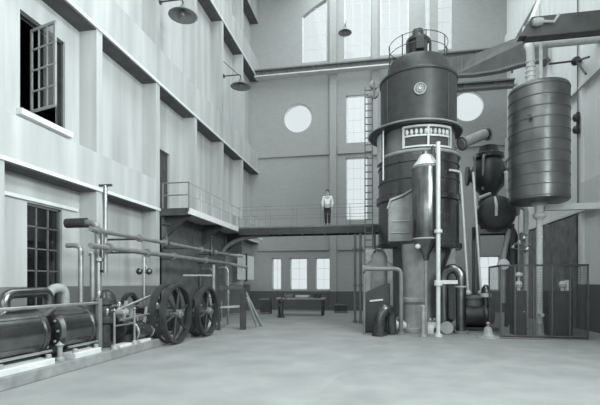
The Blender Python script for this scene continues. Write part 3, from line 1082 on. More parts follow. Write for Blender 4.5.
MB().lathe([(.2, .3), (.2, .4), (.13, .44), (.13, 1.2), (.2, 1.24), (.2, 1.34), (.08, 1.4), (0, 1.42)], (-6.25, 15.0, 0), (0, 0, 1), 20).build('valve_chest', M['mid'], e2)
for z in (.62, .95):
    MB().cyl((-6.08, 13.9, z), (-6.08, 15.9, z), .03, n=10).build('slide_bar', M['pol'], e2)
for y in (14.35, 15.5, 15.95):
    MB().cyl((-6.08, y, .16), (-6.08, y, 1.05), .03, n=10).build('guard_post', M['pipe'], e2)
for (x, y, z) in ((-6.25, 14.75, 1.1), (-6.25, 15.6, 1.1)):
    MB().lathe([(.03, 0), (.03, .05), (.07, .07), (.07, .2), (.02, .25), (0, .25)], (x, y, z), (0, 0, 1), 12).build('oil_cup', M['pol'], e2)

fr = thing('pipe_trestle', (-5.1, 16, 0), 'dark timber trestle with sloping struts past the second engine', 'trestle')
q0, q1 = P(219, 289, 15.9), P(243, 287, 16.2)
MB().bar((q0.x, q0.y, 1.55), (q1.x, q1.y, 1.6), .16, .16).build('top_beam', M['dark'], fr, bevel=.01, smooth=False)
MB().box(q1.x - .1, q1.x + .1, q1.y - .1, q1.y + .1, 0, 1.56).build('post', M['dark'], fr, bevel=.01, smooth=False)
MB().box(q0.x - .05, q0.x + .05, q0.y - .05, q0.y + .05, 0, 1.52).build('post', M['dark'], fr, bevel=.01, smooth=False)
MB().bar((q0.x, q0.y, .85), (q1.x, q1.y, .88), .06, .08).build('rail', M['mid'], fr, smooth=False)
MB().bar((q1.x, q1.y + .1, 1.5), (q1.x + .35, q1.y + 1.3, .05), .09, .09).build('strut', M['mid'], fr, smooth=False)
MB().bar((q1.x + .12, q1.y + .1, 1.2), (q1.x + .3, q1.y + .8, .05), .07, .07).build('strut', M['mid'], fr, smooth=False)

# droppers from the overhead pipes to the second engine
for i, (px, zt, lab) in enumerate(((213, 2.5, 'slim dropper pipe above the second engine, beside its spoked flywheel'), (228, 2.45, 'slim dropper pipe above the timber trestle'))):
    q = P(px, HOR, 17.2 + i * .7)
    g = thing('dropper_pipe', (q.x, q.y, 0), lab, 'pipe')
    MB().tube([(q.x, q.y, 0), (q.x, q.y, 2.3 + .08 * i), (q.x - .5, q.y + .1, 2.3 + .08 * i)], .055, 12, bend=.2).build('pipe_run', M['pipe'], g)
    MB().cyl((q.x, q.y, 1.3), (q.x, q.y, 1.38), .1, n=12).build('flange', M['pipe'], g)

# ------------------------------------------------------------------ bench and stores at the end wall
wb = thing('workbench', (-4.2, 23, 0), 'long low workbench standing before the end wall windows', 'workbench')
c = P(300, HOR, 23.4)
MB().box(c.x - 1.25, c.x + 1.4, c.y - .35, c.y + .35, .86, .95).build('tabletop', M['mid'], wb, bevel=.01, smooth=False)
for sx in (-1.1, 1.25):
    for sy in (-.27, .27):
        MB().box(c.x + sx - .05, c.x + sx + .05, c.y + sy - .05, c.y + sy + .05, 0, .87).build('leg', M['dark'], wb, smooth=False)
MB().box(c.x - 1.1, c.x + 1.25, c.y - .3, c.y + .3, .25, .29).build('shelf', M['steel'], wb, smooth=False)
for i, (dx, w, h, lab) in enumerate(((-.6, .5, .2, 'small grey box on the workbench, the one towards the gallery'), (.15, .75, .14, 'long pale tray lying on the workbench'), (.95, .35, .22, 'small dark box on the end of the workbench'))):
    g = thing('parts_box', (c.x + dx, c.y, .95), lab, 'box')
    m_ = (M['grey'], M['light'], M['dark'])[i]
    bb = MB()
    x0, x1, y0, y1, z0 = c.x + dx - w / 2, c.x + dx + w / 2, c.y - .2, c.y + .2, .952
    bb.box(x0, x1, y0, y1, z0, z0 + .02).box(x0, x1, y0, y0 + .02, z0, z0 + h).box(x0, x1, y1 - .02, y1, z0, z0 + h).box(x0, x0 + .02, y0, y1, z0, z0 + h).box(x1 - .02, x1, y0, y1, z0, z0 + h)
    bb.build('box_body', m_, g, smooth=False)
g = thing('hand_pump', (0, 0, 0), 'dark upright hand pump on the floor before the workbench', 'pump')
q = P(281, HOR, 21.9)
MB().lathe([(.2, 0), (.2, .06), (.13, .1), (.12, .75), (.16, .8), (.16, .86), (.05, .95), (0, .96)], (q.x, q.y, 0), (0, 0, 1), 20).build('pump_body', M['iron_m'], g)
MB().tube([(q.x, q.y, .93), (q.x + .1, q.y, 1.1), (q.x + .42, q.y, .8)], .022, 8, bend=.1).build('handle', M['iron_m'], g)
MB().tube([(q.x, q.y - .1, .68), (q.x, q.y - .28, .68), (q.x, q.y - .3, .55)], .035, 8, bend=.08).build('spout', M['iron_m'], g)
for i, (px, t, w, h, lab) in enumerate(((266, 24.4, .55, .9, 'tall dark crate in the corner behind the trestle'), (341, 25.3, .7, .55, 'low dark crate near the end wall, past the workbench'))):
    q = P(px, HOR, t)
    g = thing('crate', (q.x, q.y, 0), lab, 'crate')
    MB().box(q.x - w / 2, q.x + w / 2, q.y - .3, q.y + .3, 0, h).build('crate_body', M['dark'], g, smooth=False)
    for z in (.06, h - .06):
        MB().box(q.x - w / 2 - .02, q.x + w / 2 + .02, q.y - .33, q.y - .3, z - .05, z + .05).build('batten', M['steel'], g, smooth=False)

# ------------------------------------------------------------------ vertical turbine and generator
TX, TY = 1.44, 17.16
TO = (TX, TY, 0)
FD = Vector((-.084, -.996, 0))                    # towards the hall's near end
Zax = (0, 0, 1)
tur = thing('turbine_generator', (TX, TY, 0), 'towering black vertical turbine generator with a railed top and a round badge', 'turbine')


def around(a, r, z):
    """a point of the turbine at angle a (degrees, 0 = facing us, + = to our right)"""
    a = math.radians(a)
    sd = Vector((-FD.y, FD.x, 0))
    return Vector((TX, TY, z)) + FD * math.cos(a) * r + sd * math.sin(a) * r


MB().lathe([(0, 7.5), (1.40, 7.5), (1.46, 7.54), (1.46, 7.62), (1.42, 7.65), (1.42, 9.36), (1.46, 9.39), (1.46, 9.46), (1.2, 9.5), (0, 9.5)], TO, Zax, 64, x=FD).build('generator_drum', M['iron_m'], tur)
MB().lathe([(0, 9.5), (1.2, 9.5), (1.2, 9.56), (1.16, 9.58), (1.14, 10.02), (1.08, 10.14), (.9, 10.22), (0, 10.26)], TO, Zax, 56, x=FD).build('top_cover', M['iron_m'], tur)
MB().torus((TX, TY, 9.555), Zax, 1.2, .035, 56, 8).build('cover_ring', M['mid'], tur)
# exciter and governor head
MB().lathe([(0, 10.2), (.42, 10.2), (.42, 10.5), (.36, 10.55), (.36, 11.0), (.42, 11.03), (.42, 11.12), (.25, 11.2), (.2, 11.5), (.1, 11.6), (0, 11.62)], TO, Zax, 28).build('governor_head', M['iron_m'], tur)
for a in (-60, 10, 80):
    p = around(a, .46, 10.5)
    MB().tube([p, p + Vector((0, 0, .55)), Vector((TX, TY, 11.3)) + (p - Vector((TX, TY, 10.5))) * .4], .05, 8, bend=.15).build('governor_lever', M['iron_m'], tur)
MB().box(TX - .12, TX + .18, TY - .62, TY - .36, 10.5, 11.0).build('governor_box', M['iron_m'], tur, bevel=.02, smooth=False)
for a in range(-165, 181, 45):
    p = around(a, 1.1, 10.1)
    MB().cyl(p, p + Vector((0, 0, .8)), .02, n=8).build('railing_post', M['iron_m'], tur)
for z in (10.5, 10.88):
    MB().torus((TX, TY, z), Zax, 1.1, .013, 48, 6).build('rail', M['iron_m'], tur)
# badge
bc = around(3, 1.43, 8.62)
sd = Vector((-FD.y, FD.x, 0))
bd = MB().lathe([(0, 0), (.20, 0), (.20, .02), (0, .03)], bc, FD, 32).build('badge', M['grey'], tur)
MB().torus(bc + FD * .03, FD, .195, .025, 32, 8).build('badge_rim', M['mid'], bd)
MB().torus(bc + FD * .035, FD, .10, .02, 24, 8).build('badge_scroll', M['mid'], bd)
MB().torus(bc + FD * .035 + Vector((0, 0, .015)), FD, .035, .022, 16, 8).build('badge_scroll', M['light'], bd)
for a in (0, 90, 180, 270):
    d = sd * math.cos(math.radians(a + 45)) + Vector((0, 0, 1)) * math.sin(math.radians(a + 45))
    MB().bar(bc + FD * .03 + d * .11, bc + FD * .03 + d * .18, .02, .02, FD).build('badge_scroll', M['mid'], bd)
# panel seams on the drum
for a in (-50, 48):
    MB().bar(around(a, 1.425, 7.7), around(a, 1.425, 9.3), .03, .03, FD).build('seam', M['iron_m'], tur)
# ring walkway
MB().lathe([(1.25, 7.38), (1.72, 7.38), (1.74, 7.40), (1.74, 7.46), (1.72, 7.48), (1.25, 7.48)], (TX - .13, TY, 0), Zax, 64).build('ring_walkway', M['iron_m'], tur)
MB().torus((TX - .13, TY, 7.45), Zax, 1.74, .028, 64, 8).build('walkway_lip', M['mid'], tur)
# stool between generator and turbine casing
MB().lathe([(0, 6.4), (1.5, 6.4), (1.5, 6.5), (1.4, 6.54), (1.34, 7.38), (0, 7.38)], TO, Zax, 64).build('stool', M['grey'], tur)
MB().torus((TX, TY, 6.45), Zax, 1.5, .06, 64, 8).build('stool_flange', M['mid'], tur)


def arc_band(a0, a1, r0, r1, z0, z1, n=10):
    m = MB()
    m.lathe([(r0, z0), (r1, z0), (r1, z1), (r0, z1), (r0, z0)], TO, Zax, n, math.radians(a0), math.radians(a1), x=FD)
    return m


arc_band(-21, 50, 1.36, 1.42, 6.62, 7.30).build('opening', M['dark'], tur)
of = arc_band(-21, 50, 1.42, 1.50, 7.27, 7.34).build('opening_frame', M['light'], tur)
arc_band(-21, 50, 1.42, 1.50, 6.56, 6.62).build('sill_bar', M['light'], of)
arc_band(-20, 49, 1.42, 1.46, 6.95, 7.01).build('mid_bar', M['light'], of)
for a in (-21, 12.5, 48):
    arc_band(a, a + 2.6, 1.42, 1.50, 6.58, 7.3, 2).build('upright_bar', M['light'], of)
for k in range(10):
    a = -15.5 + k * 6.6
    if abs(a - 13.6) < 2.5:
        a += 3
    p = around(a, 1.43, 7.12)
    MB().lathe([(.065 * math.sin(PI * q / 8), -.11 * math.cos(PI * q / 8)) for q in range(9)], p, Zax, 12).build('brush_holder', M['light'], tur)
# pale plate and hanging rod under the walkway's left end
arc_band(-88, -58, 1.5, 1.56, 6.3, 7.36).build('side_plate', M['light'], tur)
p = around(-50, 1.62, 0)
MB().cyl((p.x, p.y, 5.55), (p.x, p.y, 7.4), .03, n=10).build('hanging_rod', M['light'], tur)
# turbine casing
MB().lathe([(0, 3.0), (1.58, 3.0), (1.6, 3.04), (1.6, 3.2), (1.5, 3.24), (1.5, 4.75), (1.58, 4.78), (1.58, 4.95), (1.5, 4.98), (1.48, 6.3), (1.5, 6.4), (0, 6.4)], TO, Zax, 64).build('turbine_casing', M['iron'], tur)
for z in (5.5, 6.1):
    MB().torus((TX, TY, z), Zax, 1.49, .03, 64, 8).build('casing_band', M['iron_m'], tur)
for k in range(22):
    a = -100 + k * 200 / 21
    p = around(a, 1.55, 4.95)
    MB().cyl(p, p + Vector((0, 0, .06)), .035, n=6).build('flange_bolt', M['iron_m'], tur)
# white-painted throttle bracket above the separator
MB().prism([around(8, 1.52, 5.9), around(26, 1.52, 5.9), around(26, 1.52, 6.36), around(8, 1.52, 6.36)], FD * .12).build('throttle_bracket', M['light'], tur, smooth=False)
p = around(17, 1.72, 0)
MB().lathe([(.1, 5.85), (.16, 5.95), (.04, 6.5), (0, 6.5)], (p.x, p.y, 0), Zax, 16).build('throttle_cone', M['iron_m'], tur)
# exhaust base below the casing
MB().lathe([(0, .02), (1.28, .02), (1.34, .04), (1.34, .14), (1.24, .18), (1.24, .30), (1.32, .33), (1.32, .42), (1.1, .46), (1.0, .9), (.95, 1.6), (1.0, 2.4), (1.2, 3.0), (0, 3.0)], TO, Zax, 64).build('exhaust_base', M['grey'], tur)
for k in range(26):
    a = -95 + k * 190 / 25
    p = around(a, 1.27, .42)
    MB().cyl(p, p + Vector((0, 0, .08)), .05, n=6).build('base_bolt', M['light'], tur)
arc_band(-75, 50, 1.24, 1.40, .15, .36, 24).build('base_band', M['light'], tur)
# pale exhaust trunk on the front
q = P(414, HOR, 15.2)
MB().lathe([(.40, 0), (.46, .04), (.46, .16), (.38, .2), (.36, 1.0), (.44, 1.1), (.44, 1.2), (.36, 1.25), (.38, 2.2), (.43, 2.9), (.43, 3.1), (0, 3.1)], (q.x, q.y, 0), Zax, 36).build('exhaust_trunk', M['mid'], tur)
# pale castings at the foot
a = P(395, 322, 15.15)
MB().lathe([(0, 0), (.2, 0), (.2, .06), (.14, .08), (.14, .2), (.2, .22), (.2, .28), (.14, .3), (.14, .42), (.2, .44), (.2, .5), (0, .5)], (a.x, a.y, .26), (1, .1, 0), 24).build('foot_casting', M['light'], tur)
a = P(447, 325, 14.4)
MB().lathe([(0, .0), (.2, 0), (.22, .03), (.22, .1), (.15, .14), (.15, .4), (0, .4)], (a.x, a.y, .24), (0, 1, 0), 24).build('foot_casting', M['mid'], tur)
a = P(429, 326, 14.5)
MB().box(a.x - .16, a.x + .16, a.y, a.y + .3, .02, .34).build('foot_casting', M['light'], tur, bevel=.04)
# gear box bolted on the casing
q = P(400, HOR, 15.25)
b = MB()
w_ = .42
b.prism([(q.x - w_, q.y - .3, 3.2), (q.x + w_, q.y - .3, 3.2), (q.x + w_, q.y - .3, 4.95), (q.x + .1, q.y - .3, 4.75), (q.x - w_ + .1, q.y - .3, 4.6), (q.x - w_, q.y - .3, 4.35)], (0, .9, 0))
b.build('valve_gear_box', M['grey2'], tur, bevel=.04)
MB().prism([(q.x - w_, q.y - .34, 4.33), (q.x - w_ + .1, q.y - .34, 4.62), (q.x + .1, q.y - .34, 4.77), (q.x + w_, q.y - .34, 4.97), (q.x + w_, q.y - .34, 5.03), (q.x + .08, q.y - .34, 4.84), (q.x - w_ + .06, q.y - .34, 4.68), (q.x - w_ - .05, q.y - .34, 4.35)], (0, .6, 0)).build('gear_box_lid', M['mid'], tur, smooth=False)
for z in (3.5, 3.9):
    MB().cyl((q.x - .3, q.y - .32, z), (q.x + .3, q.y - .32, z), .025, n=8).build('gear_rod', M['mid'], tur)

# steam separator in front of the casing
q = P(426, HOR, 14.25)
sep = thing('steam_separator', (q.x, q.y, 0), 'upright dark steam separator with conical ends strapped before the turbine casing', 'separator')
MB().lathe([(.0, 2.4), (.1, 2.56), (.12, 2.7), (.42, 3.15), (.44, 3.2), (.44, 5.55), (.42, 5.62), (.16, 6.0), (.13, 6.1), (0, 6.1)], (q.x, q.y, 0), Zax, 40).build('separator_body', M['sheet'], sep)
for z in (3.2, 5.55):
    MB().torus((q.x, q.y, z), Zax, .44, .03, 40, 8).build('band', M['mid'], sep)
MB().lathe([(.43, 5.6), (.18, 5.98), (.14, 6.0), (.45, 5.6)], (q.x, q.y, 0), Zax, 40).build('top_cone', M['light'], sep)
MB().cyl((q.x, q.y, .02), (q.x, q.y, 2.6), .055, n=12).build('drain_pipe', M['mid'], sep)
for s in (-1, 1):
    MB().bar((q.x + s * .3, q.y + .28, 4.4), (q.x + s * .3, q.y + .42, 4.4), .06, .1).build('bracket', M['iron_m'], sep)
MB().lathe([(0, -.08), (.07, -.06), (.09, 0), (.07, .06), (0, .08)], (q.x - .28, q.y - .2, 2.95), FD, 16).build('gauge', M['light'], sep)

# upright pipes round the turbine
def upright(px, t, z0, z1, r, label, m, flanges=(), top=None, name='steam_pipe', group=None, foot=True):
    q = P(px, HOR, t)
    g = thing(name, (q.x, q.y, z0), label, 'pipe', group)
    pts = [Vector((q.x, q.y, z0)), Vector((q.x, q.y, z1))]
    if top is not None:
        pts += [Vector(v) for v in top]
    MB().tube(pts, r, 14, bend=max(.14, r * 2.2)).build('pipe_run', m, g)
    for z in flanges:
        MB().cyl((q.x, q.y, z - .05), (q.x, q.y, z + .05), r * 1.9, n=18).build('flange', m, g)
    return g, q


g, q = upright(438.2, 13.72, .02, 6.25, .068, 'tall bright upright pipe standing right beside the steam separator', M['light'], (.08, 1.72, 3.4), name='drain_riser')
MB().bar((q.x - .1, q.y - .02, 1.78), (q.x + .62, q.y + .3, 1.78), .1, .12).build('clamp', M['light'], g)
g, q = upright(423, 13.75, .02, .98, .06, 'short pale bollard pipe at the foot of the turbine', M['mid'], (.08,), name='bollard')
MB().lathe([(.06, .9), (.085, .96), (.07, 1.03), (0, 1.06)], (q.x, q.y, 0), Zax, 16).build('cap', M['mid'], g)
q2 = P(447, 170, 15.6)
for i, (pb, pt, t, yt, top, lab) in enumerate(((468, 460.5, 15.7, 172, True, 'thin pale pipe with a bent top right of the turbine casing'),
                                               (481, 473, 16.0, 172, False, 'thin pale leaning pipe beside the dark receiver drum'))):
    a, b = P(pb, 293, t), P(pt, yt, t)
    g = thing('steam_pipe', (a.x, a.y, a.z), lab, 'pipe')
    pts = [a, b]
    if top:
        pts.append(P(450, 170, 15.2))
    MB().tube(pts, .045, 12, bend=.16).build('pipe_run', M['light'], g)
    MB().lathe([(.05, -.06), (.11, -.05), (.13, .02), (.07, .1), (.05, .1)], a, Zax, 16).build('union', M['light'], g)
# big elbow pipe on the right of the base
qa = P(461, HOR, 14.75)
g = thing('exhaust_elbow', (qa.x, qa.y, 0), 'fat dark swan-neck pipe with a bright gleam at the turbine foot', 'pipe')
pts = [(qa.x, qa.y, .06)] + [(qa.x - .27 + .27 * math.cos(PI * k / 14), qa.y + .1 - .1 * math.cos(PI * k / 14), 1.9 + .34 * math.sin(PI * k / 14) + .0 * k) for k in range(15)] + [(qa.x - .54, qa.y + .2, .9), (qa.x - .54, qa.y + .2, .05)]
MB().tube(pts, .17, 24).build('pipe_run', M['sheet'], g)
MB().cyl((qa.x, qa.y, 0.022), (qa.x, qa.y, .12), .25, n=24).build('foot_flange', M['grey'], g)
MB().torus((qa.x, qa.y, 1.62), Zax, .175, .035, 28, 8).build('collar', M['mid'], g)
# circulating pump, left of the base
q = P(380, HOR, 15.05)
cp = thing('circulating_pump', (q.x, q.y, 0), 'dark circulating pump with a sloping housing on the floor left of the turbine', 'pump')
MB().prism([(q.x - .55, q.y, .02), (q.x + .35, q.y, .02), (q.x + .35, q.y, 1.75), (q.x + .1, q.y, 1.7), (q.x - .55, q.y, 1.4)], (0, .4, 0)).build('pump_housing', M['iron_m'], cp, bevel=.03, smooth=False)
MB().bar((q.x - .35, q.y - .03, 1.12), (q.x + .1, q.y - .03, 1.17), .1, .06).build('nameplate', M['light'], cp, smooth=False)
ea = P(385, HOR, 14.2)
MB().tube([(ea.x - .18, ea.y, .06), (ea.x - .18, ea.y, .6), (ea.x + .02, ea.y + .05, .95), (ea.x + .2, ea.y + .3, .8), (ea.x + .22, ea.y + .35, .06)], .17, 20, bend=.35).build('suction_elbow', M['iron'], cp)
MB().cyl((ea.x - .18, ea.y, .02), (ea.x - .18, ea.y, .1), .26, n=20).build('foot_flange', M['iron_m'], cp)
MB().tube([(ea.x, ea.y + .3, .5), (q.x, q.y + .1, .6)], .12, 14).build('inlet_pipe', M['iron_m'], cp)
# handrail-like pipe that runs out to the left and drops to the floor
qa, qb = P(363, 269, 14.7), P(401, 269, 14.5)
g = thing('bent_pipe', (qb.x, qb.y, 0), 'bent pipe crossing above the circulating pump and dropping to the floor', 'pipe')
MB().tube([(qa.x, qa.y, qa.z), (qb.x, qb.y, qa.z), (qb.x, qb.y, .05)], .075, 14, bend=.22).build('pipe_run', M['grey'], g)
MB().cyl((qb.x, qb.y, .02), (qb.x, qb.y, .1), .15, n=18).build('flange', M['grey'], g)
MB().cyl((qa.x, qa.y, qa.z), (qa.x + .07, qa.y, qa.z), .14, n=18).build('flange', M['grey'], g)
MB().cyl((qa.x + .04, qa.y, .02), (qa.x + .04, qa.y, qa.z), .04, n=10).build('prop', M['grey'], g)

# concrete pier with an arched opening
q = P(379, HOR, 15.45)
pw, ph = .48, 2.97
poly = [(q.x - pw, 0), (q.x - .3, 0)]
ar = [(q.x - .3 * math.cos(PI * k / 12), 2.55 + .45 * math.sin(PI * k / 12)) for k in range(13)]
poly += ar + [(q.x + .3, 0), (q.x + pw, 0), (q.x + pw, ph), (q.x - pw, ph)]
pier = thing('foundation_pier', (q.x, q.y, 0), 'pale concrete pier pierced by a round arch behind the circulating pump', 'pier')
m_ = MB()
top = [(q.x - pw, ph)] + [(q.x - pw, 0), (q.x - .3, 0)] + ar
m_.prism([(q.x - pw, q.y, 0), (q.x - .3, q.y, 0), (q.x - .3, q.y, 2.4), (q.x - pw, q.y, 2.4)], (0, .3, 0))
m_.prism([(q.x + .3, q.y, 0), (q.x + pw, q.y, 0), (q.x + pw, q.y, 2.4), (q.x + .3, q.y, 2.4)], (0, .3, 0))
for k in range(12):
    a, b = ar[k], ar[k + 1]
    ua = q.x - pw + 2 * pw * k / 12
    ub = q.x - pw + 2 * pw * (k + 1) / 12
    m_.prism([(a[0], q.y, a[1]), (b[0], q.y, b[1]), (ub, q.y, ph), (ua, q.y, ph)], (0, .3, 0))
m_.prism([(q.x - pw, q.y, 2.4), (ar[0][0], q.y, ar[0][1]), (q.x - pw, q.y, ph)], (0, .3, 0))
m_.prism([(q.x + pw, q.y, 2.4), (q.x + pw, q.y, ph), (ar[12][0], q.y, ar[12][1])], (0, .3, 0))
m_.build('pier_body', M['plinth'], pier, smooth=False)
MB().box(q.x - .3, q.x + .3, q.y + .2, q.y + .24, 0.02, 2.85).build('arch_plate', M['grey'], pier, smooth=False)
qa, qb, qc = P(441, 246, 15.4), P(455, 246, 15.4), P(457, HOR, 15.4)
MB().prism([(qa.x + .3, qa.y, 0.45), (qc.x, qa.y, 0.45), (qb.x, qa.y, 2.98), (qb.x - .12, qa.y, 2.98), (qa.x, qa.y, 1.9)], (0, .3, 0)).build('buttress', M['plinth'], tur, bevel=.02, smooth=False)

# slanting main and receiver behind it
sa, sb = P(461, 144, 16.9), P(487, 133, 17.3)
g = thing('main_steam_pipe', (sb.x, sb.y, 4), 'thick pale slanting steam main leaving the turbine below its walkway', 'pipe')
MB().tube([sa, sb, sb + Vector((.12, .35, -.02))], .2, 20, bend=.1).build('pipe_run', M['mid'], g)
MB().lathe([(0, 0), (.22, .0), (.24, .06), (.2, .16), (.1, .22), (0, .23)], sb - (sb - sa).normalized() * .1, sb - sa, 22).build('flange', M['iron_m'], g)
MB().cyl(sa.lerp(sb, .02), sa.lerp(sb, .09), .28, n=22).build('flange', M['grey'], g)

q = P(489, HOR, 17.9)
vc = thing('stop_valve', (q.x, q.y, 5.3), 'bulky dark stop valve above the receiver drum', 'valve')
MB().lathe([(0, 5.0), (.4, 5.01), (.4, 5.2), (.32, 5.25), (.36, 5.5), (.62, 5.8), (.7, 6.25), (.6, 6.7), (.5, 6.9), (.6, 6.95), (.6, 7.1), (.4, 7.2), (.36, 7.45), (.1, 7.55), (0, 7.55)], (q.x, q.y + .1, 0), Zax, 32).build('valve_body', M['iron_m'], vc)
MB().cyl((q.x - .85, q.y + .1, 6.25), (q.x + .8, q.y + .1, 6.25), .26, n=24).build('branch', M['iron_m'], vc)
for s in (-.88, .8):
    MB().cyl((q.x + s, q.y + .1, 6.25), (q.x + s + .09, q.y + .1, 6.25), .4, n=24).build('flange', M['iron_m'], vc)
for k in range(8):
    a = 2 * PI * k / 8
    MB().cyl((q.x + .52 * math.cos(a), q.y + .1 + .52 * math.sin(a), 7.08), (q.x + .52 * math.cos(a), q.y + .1 + .52 * math.sin(a), 7.16), .035, n=6).build('bonnet_bolt', M['mid'], vc)
MB().tube([(q.x + .55, q.y - .5, 5.5), (q.x + .55, q.y - .5, 6.2), (q.x + .5, q.y + .1, 6.25)], .09, 12, bend=.12).build('bypass_pipe', M['light'], vc)
MB().tube([(q.x - .5, q.y - .55, 5.2), (q.x - .1, q.y - .6, 5.35), (q.x - .1, q.y - .1, 5.4)], .07, 12, bend=.1).build('bypass_pipe', M['light'], vc)
for dx in (-.62, -.3):
    MB().tube([(q.x + dx, q.y - .25, 5.6), (q.x + dx - .08, q.y - .7, 6.9), (q.x + dx + .2, q.y - .1, 7.0)], .05, 10, bend=.2).build('control_pipe', M['mid'], vc)
MB().tube([(q.x, q.y + .1, 5.05), (q.x, q.y + .1, 4.3), (q.x + .95, q.y + .1, 4.0), (q.x + .95, q.y + .1, .02)], .18, 18, bend=.35).build('stem_pipe', M['iron_m'], vc)
# receiver drum on legs
q = P(497, HOR, 16.1)
rz = EYE + (HOR - 213) / FOC * 16.1
rd = thing('receiver_drum', (q.x, q.y, 0), 'large dark receiver drum lying end-on behind the wire cage', 'drum')
MB().lathe([(0, -.1), (.3, -.09), (.5, -.04), (.61, .04), (.65, .1), (.65, 1.3), (.5, 1.4), (0, 1.42)], (q.x, q.y, rz), (.1, 1, 0), 44).build('drum_body', M['black'], rd)
MB().torus((q.x + .015, q.y + .12, rz), (.1, 1, 0), .65, .03, 44, 8).build('drum_band', M['iron_m'], rd)
MB().tube([(q.x - .06, q.y - .13, rz - .12), (q.x - .06, q.y - .16, rz + .3), (q.x - .05, q.y + .1, rz + .6)], .055, 10, bend=.1).build('gauge_pipe', M['lag'], rd)
for dx in (-.6, .62):
    for dy in (.3, 1.1):
        MB().bar((q.x + dx, q.y + dy, .02), (q.x + dx, q.y + dy, rz - .38), .12, .12).build('leg', M['iron_m'], rd, smooth=False)
for dy in (.3, 1.1):
    MB().box(q.x - .66, q.x + .7, q.y + dy - .07, q.y + dy + .07, rz - .72, rz - .56).build('saddle', M['iron_m'], rd, smooth=False)
el = P(529, 207, 16.0)
MB().tube([(q.x + .7, q.y + .5, rz + .25), (el.x, q.y + .45, rz + .28), (el.x, q.y + .45, .05)], .09, 14, bend=.25).build('outlet_pipe', M['lag'], rd)
MB().cyl((q.x + .56, q.y + .5, rz + .25), (q.x + .88, q.y + .47, rz + .27), .33, n=26).build('side_neck', M['mid'], rd)
MB().tube([(q.x + .25, q.y + .2, 1.0), (q.x + .25, q.y + .2, 2.6), (q.x + .5, q.y + .3, rz - .6)], .1, 14, bend=.3).build('drain_pipe', M['mid'], rd)
MB().lathe([(0, -.12), (.2, -.1), (.2, .1), (0, .12)], (q.x + .25, q.y + .1, 2.45), FD, 22).build('drain_valve', M['light'], rd)
for i, (px, py, rr) in enumerate(((519, 243, .1), (524, 238, .09), (527, 249, .1), (513, 247, .07))):
    a = P(px, py, 15.7)
    MB().lathe([(0, -rr), (rr * .8, -rr * .6), (rr, 0), (rr * .8, rr * .6), (.03, rr), (.03, rr * 2.2), (0, rr * 2.2)], a, (.3, -.6, .7), 14).build('cock', M['pol'], rd)
    MB().tube([a, (a.x, a.y + .25, a.z), (el.x, q.y + .45, a.z - .1)], .03, 8, bend=.1).build('cock_pipe', M['mid'], rd)
# low feed pump set on the floor between turbine and cage
q = P(480, HOR, 15.6)
fp = thing('feed_pump', (q.x, q.y, 0), 'low dark feed pump with a domed bell on the floor left of the wire cage', 'pump')
MB().box(q.x - .62, q.x + .62, q.y - .1, q.y + .6, 0.02, .14).build('bedplate', M['iron_m'], fp, bevel=.02, smooth=False)
MB().lathe([(0, -.55), (.36, -.54), (.42, -.5), (.42, .1), (.46, .12), (.46, .22), (.36, .26), (.3, .5), (0, .52)], (q.x, q.y + .25, .56), (1, 0, 0), 32).build('pump_body', M['iron_m'], fp)
MB().lathe([(.3, .9), (.3, 1.15), (.36, 1.18), (.36, 1.25), (.2, 1.3), (0, 1.31)], (q.x - .2, q.y + .25, 0), Zax, 26).build('valve_cover', M['grey'], fp)
MB().lathe([(.12, .9), (.12, 1.3), (.17, 1.36), (.15, 1.55), (.06, 1.68), (0, 1.7)], (q.x + .22, q.y + .1, 0), Zax, 22).build('air_bell', M['iron'], fp)
MB().cyl((q.x + .22, q.y + .1, 1.24), (q.x + .22, q.y + .1, 1.38), .19, n=20).build('bell_seat', M['light'], fp)

# ------------------------------------------------------------------ banded tank
TKX, TKY, TR = 5.2, 15.55, .91
tk = thing('banded_tank', (TKX, TKY, 0), 'tall dark banded tank raised on a slim pipe above the wire cage', 'tank')
T0, T1 = 4.42, 8.2
MB().lathe([(0, T0), (.4, T0), (TR - .04, T0 + .02), (TR, T0 + .06), (TR, T1 - .06), (TR - .03, T1), (.5, T1 + .06), (0, T1 + .08)], (TKX, TKY, 0), Zax, 56).build('tank_shell', M['tank'], tk)
for k in range(11):
    z = T0 + .12 + (T1 - T0 - .24) * k / 10
    MB().lathe([(TR - .01, z - .022), (TR + .012, z - .014), (TR + .012, z + .014), (TR - .01, z + .022)], (TKX, TKY, 0), Zax, 56).build('hoop', M['hoop'], tk)
pd = Vector((-.55, -.83, 0)).normalized()
MB().cyl(Vector((TKX, TKY, 7.02)) + pd * .98, Vector((TKX, TKY, 7.02)) + pd * 1.05, .075, n=16).build('tap_hole', M['iron'], tk)
MB().lathe([(.26, T0 - .08), (.26, T0), (0, T0)], (TKX, TKY, 0), Zax, 24).build('outlet_flange', M['mid'], tk)
MB().lathe([(.1, .35), (.1, 3.85), (.2, 3.95), (.2, 4.05), (.14, 4.1), (.14, 4.3), (.22, 4.34), (.22, 4.47)], (TKX + .02, TKY, 0), Zax, 22).build('outlet_pipe', M['lag'], tk)
MB().tube([(TKX, TKY, .72), (TKX + .02, TKY - .3, .7)], .06, 12).build('drain_cock', M['light'], tk)
MB().lathe([(.17, 0.02), (.17, .08), (.14, .12), (.13, .4)], (TKX + .02, TKY, 0), Zax, 22).build('pipe_foot', M['mid'], tk)
MB().box(TKX + .3, XR - .02, TKY + .3, TKY + .5, T0 - .2, T0).build('wall_bracket', M['trim'], tk, smooth=False)
qa, qb = P(529, HOR, 14.6), P(539, HOR, 14.6)
MB().tube([(TKX - .22, TKY + .1, T1), (TKX - .22, TKY + .1, 9.7), (TKX - .2, TKY + .6, 10.0), (XR - .02, TKY + .6, 10.0)], .13, 16, bend=.3).build('inlet_pipe', M['lag'], tk)
